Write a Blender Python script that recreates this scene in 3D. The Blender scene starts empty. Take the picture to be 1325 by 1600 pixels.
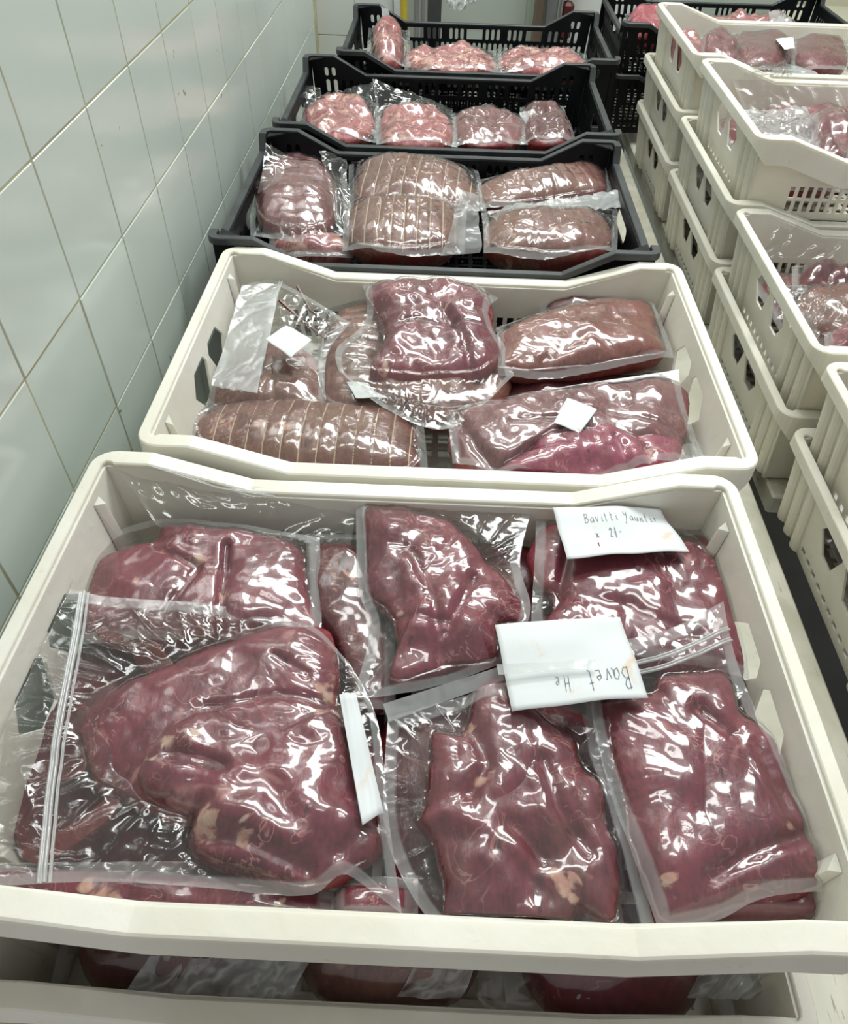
import bpy, math, random
import numpy as np
from mathutils import Matrix, Vector
from mathutils.geometry import tessellate_polygon
random.seed(7)
C = bpy.context.scene.collection
S = bpy.context.scene

# ------------------------------------------------------------------ camera
CZ = 1.6                                   # eye height of the photographer
FPX = 1171.3
PITCH, YAW, ROLL = 0.80527, 0.01484, 0.03050
def _axes():
    cy, sy = math.cos(YAW), math.sin(YAW)
    f = np.array([-sy*math.cos(PITCH), cy*math.cos(PITCH), -math.sin(PITCH)])
    rt = np.array([cy, sy, 0.]); up = np.cross(rt, f)
    R = math.cos(ROLL)*rt+math.sin(ROLL)*up
    return R, np.cross(R, f), f
AR, AU, AF = _axes()
cam_d = bpy.data.cameras.new('camera'); cam = bpy.data.objects.new('camera', cam_d); C.objects.link(cam)
cam_d.sensor_fit = 'VERTICAL'; cam_d.sensor_height = 24.0; cam_d.lens = FPX*24.0/1600.0
cam_d.clip_start = 0.02
M = Matrix.Identity(4)
for i in range(3):
    M[i][0] = AR[i]; M[i][1] = AU[i]; M[i][2] = -AF[i]
M[0][3], M[1][3], M[2][3] = 0, 0, CZ
cam.matrix_world = M
S.camera = cam

# ------------------------------------------------------------------ light
w = bpy.data.worlds.new('room_light'); S.world = w; w.use_nodes = True
w.node_tree.nodes['Background'].inputs[0].default_value = (0.90, 0.90, 0.87, 1)
w.node_tree.nodes['Background'].inputs[1].default_value = 0.47
def area(name, loc, aim, sx, sy, power, col=(1, .97, .93)):
    l = bpy.data.lights.new(name, 'AREA'); l.shape = 'RECTANGLE'; l.size = sx; l.size_y = sy
    l.energy = power; l.color = col
    o = bpy.data.objects.new(name, l); C.objects.link(o); o.location = loc
    d = Vector(aim)-Vector(loc); o.rotation_euler = d.to_track_quat('-Z', 'Y').to_euler()
    return o
area('ceiling_lamp', (0.45, 1.95, 2.95), (0.10, 1.0, 1.0), 1.7, 0.55, 52, (.96, 1.0, .97))
area('ceiling_lamp', (0.0, 0.95, 3.0), (0.0, 0.8, 1.0), 1.3, 0.22, 12, (.96, 1.0, .97))
area('ceiling_lamp', (0.3, 4.0, 2.9), (0.1, 1.6, 1.0), 2.0, 0.50, 30, (.96, 1.0, .98))
S.view_settings.view_transform = 'Standard'; S.view_settings.look = 'None'
S.view_settings.exposure = 0.0; S.view_settings.gamma = 1.0; S.view_settings.use_curve_mapping = False
try:
    S.cycles.transparent_max_bounces = 24
except Exception: pass

# ------------------------------------------------------------------ helpers
def at(u, v, z=None, x=None, y=None):
    """point of the real place seen at photo position (u,v) on the level z (or on the plane x or y)"""
    u = np.asarray(u, float); v = np.asarray(v, float)
    a = (u-662.5)/FPX; b = (v-800)/FPX
    dx = AF[0]+AR[0]*a-AU[0]*b; dy = AF[1]+AR[1]*a-AU[1]*b; dz = AF[2]+AR[2]*a-AU[2]*b
    if z is not None: t = (np.asarray(z)-CZ)/dz
    elif x is not None: t = x/dx
    else: t = y/dy
    return np.stack([dx*t, dy*t, CZ+dz*t], -1)
ORG = {}
def tag(o, label=None, cat=None, group=None, kind=None):
    if label: o['label'] = label
    if cat: o['category'] = cat
    if group: o['group'] = group
    if kind: o['kind'] = kind
    return o
def empty(name, loc=(0, 0, 0), **k):
    o = bpy.data.objects.new(name, None); C.objects.link(o); o.location = loc; o.empty_display_size = .05
    ORG[o] = np.array(loc, float)
    return tag(o, **k)
def mesh_obj(name, V, F, mat, parent=None, smooth=False, attrs=None, world=True):
    """V in world coordinates when world=True, else local to the parent"""
    V = np.asarray(V, float)
    org = np.zeros(3)
    if world and parent is not None: org = ORG[parent]
    me = bpy.data.meshes.new(name)
    me.from_pydata((V-org).tolist(), [], [list(map(int, f)) for f in F] if not isinstance(F, list) else F)
    if smooth: me.polygons.foreach_set('use_smooth', [True]*len(me.polygons))
    if attrs:
        for k, a in attrs.items():
            at_ = me.attributes.new(k, 'FLOAT', 'POINT'); at_.data.foreach_set('value', np.asarray(a, float).ravel())
    me.materials.append(mat)
    me.update()
    o = bpy.data.objects.new(name, me); C.objects.link(o)
    if parent is not None:
        o.parent = parent
    ORG[o] = org
    return o
def place(o):
    """give a one-mesh thing its origin at its base centre"""
    me = o.data; n = len(me.vertices); a = np.empty(n*3); me.vertices.foreach_get('co', a); a = a.reshape(-1, 3)
    c = np.array([a[:, 0].mean(), a[:, 1].mean(), a[:, 2].min()])
    me.vertices.foreach_set('co', (a-c).ravel()); o.location = c; ORG[o] = c
    return o
def copy_tree(o, parent=None):
    c = o.copy(); C.objects.link(c)
    if parent is not None: c.parent = parent
    for ch in list(o.children): copy_tree(ch, c)
    return c
class MB:
    def __init__(s): s.V = []; s.F = []
    def add(s, V, F):
        n = len(s.V); s.V += [tuple(map(float, p)) for p in V]; s.F += [tuple(int(i)+n for i in f) for f in F]
    def box(s, x0, x1, y0, y1, z0, z1):
        s.add([(x, y, z) for z in (z0, z1) for y in (y0, y1) for x in (x0, x1)],
              [(0, 2, 3, 1), (4, 5, 7, 6), (0, 1, 5, 4), (2, 6, 7, 3), (0, 4, 6, 2), (1, 3, 7, 5)])
    def bevbox(s, x0, x1, y0, y1, z0, z1, b):
        V = []; F = []
        for z, i in ((z0, b), (z0+b, 0), (z1-b, 0), (z1, b)):
            for (sx, sy) in ((0, 0), (1, 0), (1, 1), (0, 1)):
                X0, X1, Y0, Y1 = x0+i, x1-i, y0+i, y1-i
                q = b if i == 0 else b*.6
                xs = X1 if sx else X0; ys = Y1 if sy else Y0
                ix = -1 if sx else 1; iy = -1 if sy else 1
                a = (xs+ix*q, ys, z); c = (xs, ys+iy*q, z)
                V += ([c, a] if (sx, sy) in ((0, 0), (1, 1)) else [a, c])
        for k in range(3):
            for j in range(8):
                F.append((k*8+j, k*8+(j+1) % 8, k*8+8+(j+1) % 8, k*8+8+j))
        F.append(tuple(range(7, -1, -1))); F.append(tuple(range(24, 32)))
        s.add(V, F)
    def tube(s, pts, r, n=6, cap=True):
        pts = [Vector(p) for p in pts]; V = []; F = []
        for i, p in enumerate(pts):
            t = (pts[min(i+1, len(pts)-1)]-pts[max(i-1, 0)]).normalized()
            a = t.cross(Vector((0, 0, 1)))
            if a.length < .1: a = t.cross(Vector((1, 0, 0)))
            a.normalize(); b = t.cross(a)
            for j in range(n):
                q = 2*math.pi*j/n; V.append(p+(a*math.cos(q)+b*math.sin(q))*r)
        for i in range(len(pts)-1):
            for j in range(n): F.append((i*n+j, i*n+(j+1) % n, i*n+n+(j+1) % n, i*n+n+j))
        if cap: F.append(tuple(range(n-1, -1, -1))); F.append(tuple((len(pts)-1)*n+j for j in range(n)))
        s.add(V, F)
    def panel(s, outer, holes, fmap, th):
        """outer/holes are (s,t) loops; fmap(s,t,d) gives the point at depth d"""
        loops = [[Vector((a, b, 0)) for a, b in l] for l in [outer]+holes]
        tris = tessellate_polygon(loops)
        flat = [p for l in [outer]+holes for p in l]; n = len(flat)
        V = [fmap(a, b, 0) for a, b in flat]+[fmap(a, b, th) for a, b in flat]
        F = [tuple(t) for t in tris]+[(t[2]+n, t[1]+n, t[0]+n) for t in tris]
        k = 0
        for l in [outer]+holes:
            m = len(l)
            for i in range(m):
                a, b = k+i, k+(i+1) % m; F.append((a, b, b+n, a+n))
            k += m
        s.add(V, F)
    def build(s, name, mat, parent=None, smooth=False, world=False):
        return mesh_obj(name, np.array(s.V), s.F, mat, parent, smooth, world=world)
def grid_faces(nu, nv, wrap=False):
    F = []
    m = nu if wrap else nu-1
    for j in range(nv-1):
        for i in range(m):
            a = j*nu+i; b = j*nu+(i+1) % nu
            F.append((a, b, b+nu, a+nu) if wrap else (a, a+nu, b+nu, b))
    return F
# vectorised gradient noise
def _h(ix, iy, seed):
    n = (ix*374761393+iy*668265263+seed*1442695041) & 0x7fffffff
    n = ((n ^ (n >> 13))*1274126177) & 0x7fffffff
    return ((n ^ (n >> 16)) & 0xffff)/65535.0*2*np.pi
def pn(x, y, seed=0):
    x = np.asarray(x, float); y = np.asarray(y, float)
    ix = np.floor(x).astype(np.int64); iy = np.floor(y).astype(np.int64); fx = x-ix; fy = y-iy
    def g(a, b):
        t = _h(ix+a, iy+b, seed); return np.cos(t)*(fx-a)+np.sin(t)*(fy-b)
    u = fx*fx*fx*(fx*(fx*6-15)+10); v = fy*fy*fy*(fy*(fy*6-15)+10)
    return (g(0, 0)*(1-u)+g(1, 0)*u)*(1-v)+(g(0, 1)*(1-u)+g(1, 1)*u)*v
def fbm(x, y, seed, o=3):
    r = 0; a = 1
    for i in range(o): r = r+a*pn(x*2**i, y*2**i, seed+i*17); a *= .5
    return r
def ridge(x, y, seed, p=5):
    return np.clip(1-np.abs(pn(x, y, seed))*2.2, 0, 1)**p
def sst(a, b, x):
    t = np.clip((x-a)/(b-a), 0, 1); return t*t*(3-2*t)

# ------------------------------------------------------------------ materials
class NT:
    def __init__(s, name):
        s.m = bpy.data.materials.new(name); s.m.use_nodes = True; s.t = s.m.node_tree; s.n = s.t.nodes
        s.b = s.n['Principled BSDF']; s.out = s.n['Material Output']
    def add(s, ty, **k):
        n = s.n.new(ty)
        for a, b in k.items():
            if a.startswith('i_'):
                key = a[2:]; key = int(key) if key.isdigit() else key.replace('_', ' ')
                n.inputs[key].default_value = b
            else: setattr(n, a, b)
        return n
    def l(s, a, b): s.t.links.new(a, b)
    def mixc(s, f, a, b, blend='MIX'):
        n = s.n.new('ShaderNodeMix'); n.data_type = 'RGBA'; n.blend_type = blend; n.clamp_factor = True
        for inp, val in ((n.inputs[0], f), (n.inputs[6], a), (n.inputs[7], b)):
            if hasattr(val, 'links'): s.l(val, inp)
            elif isinstance(val, (int, float)): inp.default_value = val
            else: inp.default_value = (*val, 1)
        return n.outputs[2]
    def mth(s, op, a, b=0.0, clamp=False):
        n = s.n.new('ShaderNodeMath'); n.operation = op; n.use_clamp = clamp
        for inp, val in ((n.inputs[0], a), (n.inputs[1], b)):
            if hasattr(val, 'links'): s.l(val, inp)
            else: inp.default_value = val
        return n.outputs[0]
    def ramp(s, f, lo, hi):
        n = s.n.new('ShaderNodeMapRange'); s.l(f, n.inputs[0]); n.inputs[1].default_value = lo; n.inputs[2].default_value = hi
        n.interpolation_type = 'SMOOTHSTEP'; return n.outputs[0]
    def noise(s, scale, detail=3, dist=0.0, vec=None, rough=.5):
        n = s.n.new('ShaderNodeTexNoise'); n.inputs['Scale'].default_value = scale; n.inputs['Detail'].default_value = detail
        n.inputs['Distortion'].default_value = dist; n.inputs['Roughness'].default_value = rough
        if vec is not None: s.l(vec, n.inputs['Vector'])
        return n.outputs[0]
    def coord(s, scale=(1, 1, 1), kind='Object'):
        c = s.n.new('ShaderNodeTexCoord'); m = s.n.new('ShaderNodeMapping'); m.inputs['Scale'].default_value = scale
        s.l(c.outputs[kind], m.inputs['Vector']); return m.outputs[0]
    def bump(s, h, strength, dist):
        n = s.n.new('ShaderNodeBump'); n.inputs['Strength'].default_value = strength; n.inputs['Distance'].default_value = dist
        s.l(h, n.inputs['Height']); return n.outputs[0]
    def attr(s, name):
        n = s.n.new('ShaderNodeAttribute'); n.attribute_name = name; return n.outputs['Fac']
def plain(name, col, rough=.5, spec=.5, var=.06, vs=20, coat=0, sss=0, bump=0):
    t = NT(name); v = t.coord()
    n = t.noise(vs, 4, .3, v)
    dark = tuple(c*(1-var*2) for c in col)
    t.l(t.mixc(t.ramp(n, .35, .65), dark, col), t.b.inputs['Base Color'])
    t.b.inputs['Roughness'].default_value = rough; t.b.inputs['Specular IOR Level'].default_value = spec
    if coat: t.b.inputs['Coat Weight'].default_value = coat; t.b.inputs['Coat Roughness'].default_value = .08
    if sss:
        t.b.inputs['Subsurface Weight'].default_value = sss; t.b.inputs['Subsurface Radius'].default_value = (1, .9, .7)
        t.b.inputs['Subsurface Scale'].default_value = .006
    if bump: t.l(t.bump(t.noise(180, 3, 0, v), bump, .001), t.b.inputs['Normal'])
    return t.m
def mk_white_plastic():
    t = NT('white_crate_plastic'); v = t.coord()
    c = t.mixc(t.ramp(t.noise(9, 5, .6, v), .35, .7), (.74, .715, .62), (.80, .78, .70))
    st = t.ramp(t.noise(55, 5, 1.2, v), .66, .76)
    c = t.mixc(t.mth('MULTIPLY', st, .45), c, (.50, .44, .32))
    t.l(c, t.b.inputs['Base Color']); t.b.inputs['Roughness'].default_value = .42
    t.b.inputs['Specular IOR Level'].default_value = .45
    t.b.inputs['Subsurface Weight'].default_value = .35; t.b.inputs['Subsurface Radius'].default_value = (1, .92, .75)
    t.b.inputs['Subsurface Scale'].default_value = .008
    t.l(t.bump(t.noise(60, 4, .4, v), .25, .002), t.b.inputs['Normal'])
    return t.m
def mk_black_plastic():
    t = NT('black_crate_plastic'); v = t.coord()
    c = t.mixc(t.ramp(t.noise(14, 4, .4, v), .4, .75), (.003, .0035, .0045), (.007, .008, .010))
    t.l(c, t.b.inputs['Base Color'])
    r = t.mth('ADD', t.mth('MULTIPLY', t.noise(40, 3, 0, v), .25), .30)
    t.l(r, t.b.inputs['Roughness']); t.b.inputs['Specular IOR Level'].default_value = .2
    t.l(t.bump(t.noise(300, 2, 0, v), .25, .0006), t.b.inputs['Normal'])
    return t.m
def mk_tile():
    t = NT('glazed_wall_tile'); v = t.coord()
    oi = t.add('ShaderNodeObjectInfo')
    c = t.mixc(oi.outputs['Random'], (.56, .635, .585), (.60, .67, .62))
    av = t.add('ShaderNodeVectorMath', operation='ADD'); t.l(t.coord(), av.inputs[0]); sv = t.add('ShaderNodeVectorMath', operation='SCALE'); t.l(oi.outputs['Location'], sv.inputs[0]); sv.inputs['Scale'].default_value = 3.7; t.l(sv.outputs[0], av.inputs[1])
    sp = t.ramp(t.noise(42, 3, .3, av.outputs[0]), .735, .76)
    c = t.mixc(t.mth('MULTIPLY', sp, .75), c, (.16, .13, .09))
    t.l(c, t.b.inputs['Base Color']); t.b.inputs['Roughness'].default_value = .16
    t.b.inputs['Specular IOR Level'].default_value = .5
    t.l(t.bump(t.noise(9, 2, .2, v), .12, .004), t.b.inputs['Normal'])
    return t.m
def mk_meat(name, dark, light, vein, veinamt=.5, fatc=(.58, .41, .32), brown=None, skl=.62):
    t = NT(name); v = t.coord(); oi = t.add('ShaderNodeObjectInfo')
    add = t.add('ShaderNodeVectorMath', operation='ADD'); t.l(v, add.inputs[0])
    off = t.add('ShaderNodeVectorMath', operation='SCALE'); cx = t.add('ShaderNodeCombineXYZ')
    t.l(oi.outputs['Random'], cx.inputs[0]); t.l(oi.outputs['Random'], cx.inputs[1]); cx.inputs[2].default_value = .3
    t.l(cx.outputs[0], off.inputs[0]); off.inputs['Scale'].default_value = 7; t.l(off.outputs[0], add.inputs[1]); V = add.outputs[0]
    big = t.ramp(t.noise(14, 4, .8, V), .36, .64)
    c = t.mixc(big, dark, light)
    if brown:
        bz = t.ramp(t.noise(9, 3, .6, V), .5, .66); c = t.mixc(t.mth('MULTIPLY', bz, .8), c, brown)
    mp = t.add('ShaderNodeMapping'); mp.inputs['Scale'].default_value = (1, .35, 1); mp.inputs['Rotation'].default_value = (0, 0, .5)
    t.l(V, mp.inputs['Vector'])
    fib = t.noise(260, 3, .3, mp.outputs[0]); c = t.mixc(t.mth('MULTIPLY', t.ramp(fib, .35, .65), .28), c, tuple(min(1, q*1.9) for q in light))
    # thin silver-skin threads
    vn = t.mth('ABSOLUTE', t.mth('SUBTRACT', t.noise(30, 3, 1.6, V), .5))
    th = t.mth('SUBTRACT', 1.0, t.ramp(vn, .0, .020)); msk = t.ramp(t.noise(17, 2, 0, V), .50, .62)
    c = t.mixc(t.mth('MULTIPLY', t.mth('MULTIPLY', th, msk), veinamt), c, vein)
    sk = t.ramp(t.noise(24 if skl > .55 else 34, 4, 1.5, V), skl, skl+.14); c = t.mixc(t.mth('MULTIPLY', sk, veinamt*.75), c, vein)
    mq = t.add('ShaderNodeMapping'); mq.inputs['Scale'].default_value = (1, .28, 1); mq.inputs['Rotation'].default_value = (0, 0, -.35); t.l(V, mq.inputs['Vector'])
    dk = t.ramp(t.noise(120, 2, .5, mq.outputs[0]), .66, .76); c = t.mixc(t.mth('MULTIPLY', dk, .7), c, tuple(q*.25 for q in dark))
    fa = t.attr('fat'); f2 = t.ramp(t.mth('ADD', fa, t.mth('MULTIPLY', t.mth('SUBTRACT', t.noise(48, 5, 1.6, V), .5), 2.6)), .44, .92)
    fcol = t.mixc(t.ramp(t.noise(90, 3, 1, V), .4, .6), fatc, tuple(q*.75 if i else q for i, q in enumerate(fatc)))
    c = t.mixc(f2, c, fcol)
    ed = t.attr('rim'); c = t.mixc(t.mth('MULTIPLY', t.mth('MULTIPLY', ed, t.ramp(t.noise(22, 3, .5, V), .42, .6)), .8), c, (.20, .018, .014))
    t.l(c, t.b.inputs['Base Color']); t.b.inputs['Roughness'].default_value = .38
    t.b.inputs['Coat Weight'].default_value = .15; t.b.inputs['Coat Roughness'].default_value = .2
    t.b.inputs['Subsurface Weight'].default_value = .12; t.b.inputs['Subsurface Radius'].default_value = (1, .25, .2)
    t.b.inputs['Subsurface Scale'].default_value = .004
    hh = t.mth('ADD', t.mth('MULTIPLY', fib, .4), t.noise(70, 4, .8, V))
    t.l(t.bump(hh, .6, .0018), t.b.inputs['Normal'])
    return t.m
def mk_film(name, haze=.035, tint=(.95, .95, .94), rough=.11, bump=.12, gl=1.0):
    t = NT(name); t.n.remove(t.b); v = t.coord()
    ju = t.attr('juice'); sl = t.attr('seal')
    nz = t.noise(75, 5, 1.4, v)
    j2 = t.ramp(t.mth('ADD', ju, t.mth('MULTIPLY', t.mth('SUBTRACT', nz, .5), .9)), .3, .75)
    jc = t.mixc(t.ramp(t.noise(28, 3, 1, v), .42, .6), (.50, .10, .045), (.42, .25, .19))
    tc = t.mixc(t.mth('MULTIPLY', j2, .8), tint, jc)
    tr = t.add('ShaderNodeBsdfTransparent'); t.l(tc, tr.inputs[0])
    fine = t.noise(55, 3, 1.2, v); fine2 = t.noise(230, 3, .6, v)
    hb = t.mth('ADD', fine, t.mth('MULTIPLY', fine2, .12))
    nb = t.bump(hb, bump, .0022)
    d1 = t.add('ShaderNodeBsdfDiffuse'); d1.inputs[0].default_value = (.80, .83, .83, 1)
    d2 = t.add('ShaderNodeBsdfTranslucent'); d2.inputs[0].default_value = (.85, .87, .87, 1)
    df = t.add('ShaderNodeMixShader'); df.inputs[0].default_value = .4; t.l(d1.outputs[0], df.inputs[1]); t.l(d2.outputs[0], df.inputs[2])
    hz = t.mth('ADD', t.mth('MULTIPLY', sl, .30), haze, True)
    m1 = t.add('ShaderNodeMixShader'); t.l(hz, m1.inputs[0]); t.l(tr.outputs[0], m1.inputs[1]); t.l(df.outputs[0], m1.inputs[2])
    gs = t.add('ShaderNodeBsdfGlossy'); gs.inputs['Roughness'].default_value = rough; t.l(nb, gs.inputs['Normal'])
    fr = t.add('ShaderNodeLayerWeight'); fr.inputs[0].default_value = .5; t.l(nb, fr.inputs['Normal'])
    ff = t.mth('MULTIPLY', t.mth('ADD', t.mth('MULTIPLY', t.mth('POWER', fr.outputs['Facing'], 4.5), .9), .062), gl*1.25, True)
    m2 = t.add('ShaderNodeMixShader'); t.l(ff, m2.inputs[0]); t.l(m1.outputs[0], m2.inputs[1]); t.l(gs.outputs[0], m2.inputs[2])
    t.l(m2.outputs[0], t.out.inputs[0])
    return t.m
def mk_paper():
    t = NT('note_paper'); v = t.coord()
    c = t.mixc(t.ramp(t.noise(34, 4, .8, v), .60, .74), (.68, .71, .72), (.66, .56, .46))
    t.l(c, t.b.inputs['Base Color']); t.b.inputs['Roughness'].default_value = .7
    return t.m
def mk_board():
    t = NT('worn_white_board'); v = t.coord()
    c = t.mixc(t.ramp(t.noise(12, 5, .5, v), .35, .7), (.50, .48, .38), (.68, .67, .57))
    v2 = t.coord((60, 6, 6)); sc = t.ramp(t.noise(3.2, 5, 1.5, v2), .64, .70)
    c = t.mixc(t.mth('MULTIPLY', sc, .6), c, (.16, .13, .09))
    t.l(c, t.b.inputs['Base Color']); t.b.inputs['Roughness'].default_value = .5
    return t.m
WHITE = mk_white_plastic(); BLACK = mk_black_plastic(); BLACKRIM = plain('worn_sheen_black_rim', (.035, .041, .044), .42, .6, .2, 30); TILE = mk_tile()  # black rim: lighter base paints in the grey sheen of its top, besides wear
GROUT = plain('yellowed_grout', (.52, .50, .33), .8, .3, .12, 12)
PLUM = mk_meat('plum_meat', (.115, .013, .026), (.190, .027, .047), (.58, .28, .26), .75)
PLUMB = mk_meat('plum_brown_meat', (.110, .016, .027), (.180, .029, .044), (.50, .26, .22), .6, brown=(.085, .034, .026))
DEEP = mk_meat('deep_red_meat', (.060, .006, .012), (.105, .012, .018), (.5, .25, .2), .35)
ROAST = mk_meat('brown_roast', (.125, .042, .034), (.185, .075, .058), (.48, .28, .22), .5, brown=(.17, .075, .045))
PINK = mk_meat('pink_fatty_meat', (.24, .050, .065), (.36, .12, .125), (.66, .42, .34), 1.0, fatc=(.72, .52, .42), skl=.50)
ROSE = mk_meat('rose_grey_meat', (.13, .036, .040), (.20, .075, .080), (.66, .45, .42), .5)
FILM = mk_film('clear_film'); FILMT = mk_film('clear_film_tight', .02, rough=.10, bump=.07, gl=.9)
HAZY = mk_film('milky_film', .52, rough=.16, gl=1.1, bump=.25)
PAPER = mk_paper(); BOARD = mk_board()
INK = plain('pencil_grey', (.24, .25, .28), .8, .2); RED_INK = plain('red_ink', (.5, .08, .12), .8, .2)
STRING = plain('cotton_string', (.62, .50, .36), .8, .3)
ZIP = mk_film('zip_strip_plastic', .34, rough=.14, gl=1.2, bump=.1)
STEEL = plain('grey_metal', (.25, .26, .26), .4, .5); YELLOW = plain('yellow_paint', (.62, .50, .05), .45)
PANEL = plain('pale_green_panel', (.50, .56, .49), .35, .5, .03, 3); BEIGE = plain('beige_panel', (.56, .55, .43), .5, .4, .04, 3)
BROWN = plain('brown_post', (.16, .12, .09), .5); DARKG = plain('dark_grey_board', (.06, .065, .065), .5)
FLOOR = plain('wet_grey_floor', (.045, .045, .04), .35, .5, .2, 5); REDP = plain('red_packet', (.10, .018, .015), .4)
WALLW = plain('white_wall_paint', (.70, .745, .72), .35, .5, .02, 3)

# ------------------------------------------------------------------ room
LIT_TILE = plain('lit_wall_tile', (.76, .80, .76), .2, .5, .02, 3)  # brighter tile colour paints in the light on the back wall
WX, T0 = -0.352, 0.1308
def tiled_wall(name, label, origin, ux, cols, rows, r0, normal, size, T=0.1308, mat=None):
    """tiles as parts of the wall; ux = direction of the courses"""
    o = empty(name, origin); tag(o, kind='structure')
    ux = np.array(ux, float); nn = np.array(normal, float); org = np.array(origin, float)
    a0, a1, b0, b1 = size
    mb = MB(); P = []
    for d in (0, -.05):
        for a, b in ((a0, b0), (a1, b0), (a1, b1), (a0, b1)): P.append(ux*a+np.array([0, 0, 1.])*b+nn*d)
    mb.add(P, [(0, 1, 2, 3), (7, 6, 5, 4), (0, 4, 5, 1), (1, 5, 6, 2), (2, 6, 7, 3), (3, 7, 4, 0)])
    mb.build('grout_bed', GROUT, o)
    t = MB(); g = .0009; t.bevbox(g, T-g, g, T-g, 0, .0052, .0008)
    Rm = np.stack([ux, np.array([0, 0, 1.]), nn], 1)
    V = np.array(t.V)@Rm.T
    base = mesh_obj('tile', V, t.F, mat or TILE, o, world=False)
    first = True
    for i in range(*cols):
        for j in range(*rows):
            c = base if first else base.copy()
            if not first: C.objects.link(c)
            first = False
            p = ux*(i*T)+np.array([0, 0, 1.])*(r0+j*T)-nn*.0045
            p = p+nn*random.uniform(-.0003, .0003)
            c.location = p; c.rotation_euler = (random.uniform(-.0025, .0025), random.uniform(-.0025, .0025), 0)
            c.parent = o
    return o
# left wall: origin y of a joint = .6408, joint height z = CZ-.2579
tiled_wall('wall_left', None, (WX+.0015, .6408, 0), (0, 1, 0), (-4, 12), (-7, 6), CZ-.2579, (1, 0, 0), (-.54, 1.62, .0, 2.4))
tiled_wall('wall_back', None, (-.352, 2.262, 0), (1, 0, 0), (0, 2), (-7, 3), CZ-.2579, (0, -1, 0), (-.05, .21, .0, 2.4), .1, LIT_TILE)
mb = MB(); mb.box(-.150, -.138, 2.255, 2.32, .0, 2.4);
tag(mb.build('trim_1', WALLW, None), kind='structure')
tiled_wall('wall_right', None, (.37, 2.86, 0), (1, 0, 0), (0, 2), (-7, 3), CZ-.2579-.05, (0, -1, 0), (0, .2616, .0, 2.4), mat=LIT_TILE)
mb = MB(); mb.box(-.06, .262, 3.0, 3.03, 0, 2.4)
d = tag(mb.build('door_1', PANEL, None), kind='structure')
mb = MB(); mb.bevbox(-.045, .25, 2.994, 3.0, .9, 1.35, .003); mb.build('door_panel', PANEL, d)
mb = MB(); mb.box(.635, 1.12, 2.84, 2.9, 0, 2.4); tag(mb.build('trim_2', PANEL, None), kind='structure')
mb = MB(); mb.box(1.12, 1.9, 2.80, 2.86, 0, 2.4); tag(mb.build('trim_3', BEIGE, None), kind='structure')
mb = MB(); mb.box(1.0, 1.9, 2.62, 2.80, .0, 1.035); tag(mb.build('trim_4', BEIGE, None), kind='structure')
mb = MB(); mb.box(-.42, 2.2, 3.9, 4.0, 0, 2.4); tag(mb.build('wall_far', PANEL, None), kind='structure')
mb = MB(); mb.box(-.42, 2.2, -.8, 4.0, -.05, 0); tag(mb.build('floor', FLOOR, None), kind='structure')
def simple_thing(name, mbd, mat, label, cat):
    o = place(mbd.build(name, mat, None)); return tag(o, label, cat)
mb = MB(); mb.tube([(-.150, 2.72, 0), (-.150, 2.72, 2.2)], .011, 10); mb.tube([(-.150, 2.72, .02), (-.150, 2.72, .05)], .02, 10)
simple_thing('pole', mb, YELLOW, 'yellow upright pole in the doorway behind the farthest black crate', 'pole')
mb = MB(); mb.tube([(-.112, 2.74, 0), (-.112, 2.74, 1.7), (-.105, 2.74, 2.2)], .008, 8); mb.tube([(-.093, 2.75, 0), (-.093, 2.75, 2.2)], .006, 8)
simple_thing('metal_pipe', mb, STEEL, 'grey metal pipes just right of the yellow pole', 'pipe')
mb = MB(); mb.bevbox(-.078, -.035, 2.76, 2.80, 0, 1.9, .004)
simple_thing('dark_board', mb, DARKG, 'dark grey upright board left of the pale green door', 'board')
mb = MB(); mb.bevbox(.268, .30, 2.88, 2.92, 0, 2.2, .004)
simple_thing('brown_post', mb, BROWN, 'brown upright post at the right side of the pale door', 'post')
mb = MB(); mb.bevbox(.305, .345, 2.90, 2.94, 0, 2.2, .004)
simple_thing('grey_post', mb, STEEL, 'grey upright post between the brown post and the red packets', 'post')
rp = empty('hanging_packet', (.365, 2.80, .0), label='dark red packets stacked in a narrow shelf beside the tiled pillar', cat='packet')
for k in range(8):
    mb = MB(); z = .86+k*.058; mb.bevbox(-.022, .018, -.015, .02, z, z+.048, .010); mb.build('packet', REDP, rp)
mb = MB(); mb.box(-.024, -.020, -.02, .03, 0, 1.5); mb.build('rail', STEEL, rp)

# tables
tb = empty('table', (.0, 1.1, 0), label='long white table with a worn scratched top under the left row of crates', cat='table')
mb = MB(); mb.bevbox(-.345, .456, -1.0, 1.15, .826, .862, .003); mb.build('table_top', BOARD, tb)
for x, y in ((-.30, -.95), (.40, -.95), (-.30, 1.08), (.40, 1.08)):
    mb = MB(); mb.bevbox(x-.02, x+.02, y-.02, y+.02, 0, .826, .003); mb.build('leg', STEEL, tb)
tb = empty('table', (.8, 1.4, 0), label='low side table carrying the tall right-hand stacks of crates', cat='table')
mb = MB(); mb.bevbox(-.317, .36, -.63, 1.15, .825, .859, .003); mb.build('table_top', BOARD, tb)
mb = MB(); mb.bevbox(-.262, .36, -1.2, -.634, .825, .859, .003); mb.build('table_top', BOARD, tb)
for x, y in ((-.26, -1.15), (.3, -1.15), (-.26, 1.1), (.3, 1.1)):
    mb = MB(); mb.bevbox(x-.02, x+.02, y-.02, y+.02, 0, .825, .003); mb.build('leg', STEEL, tb)

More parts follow.
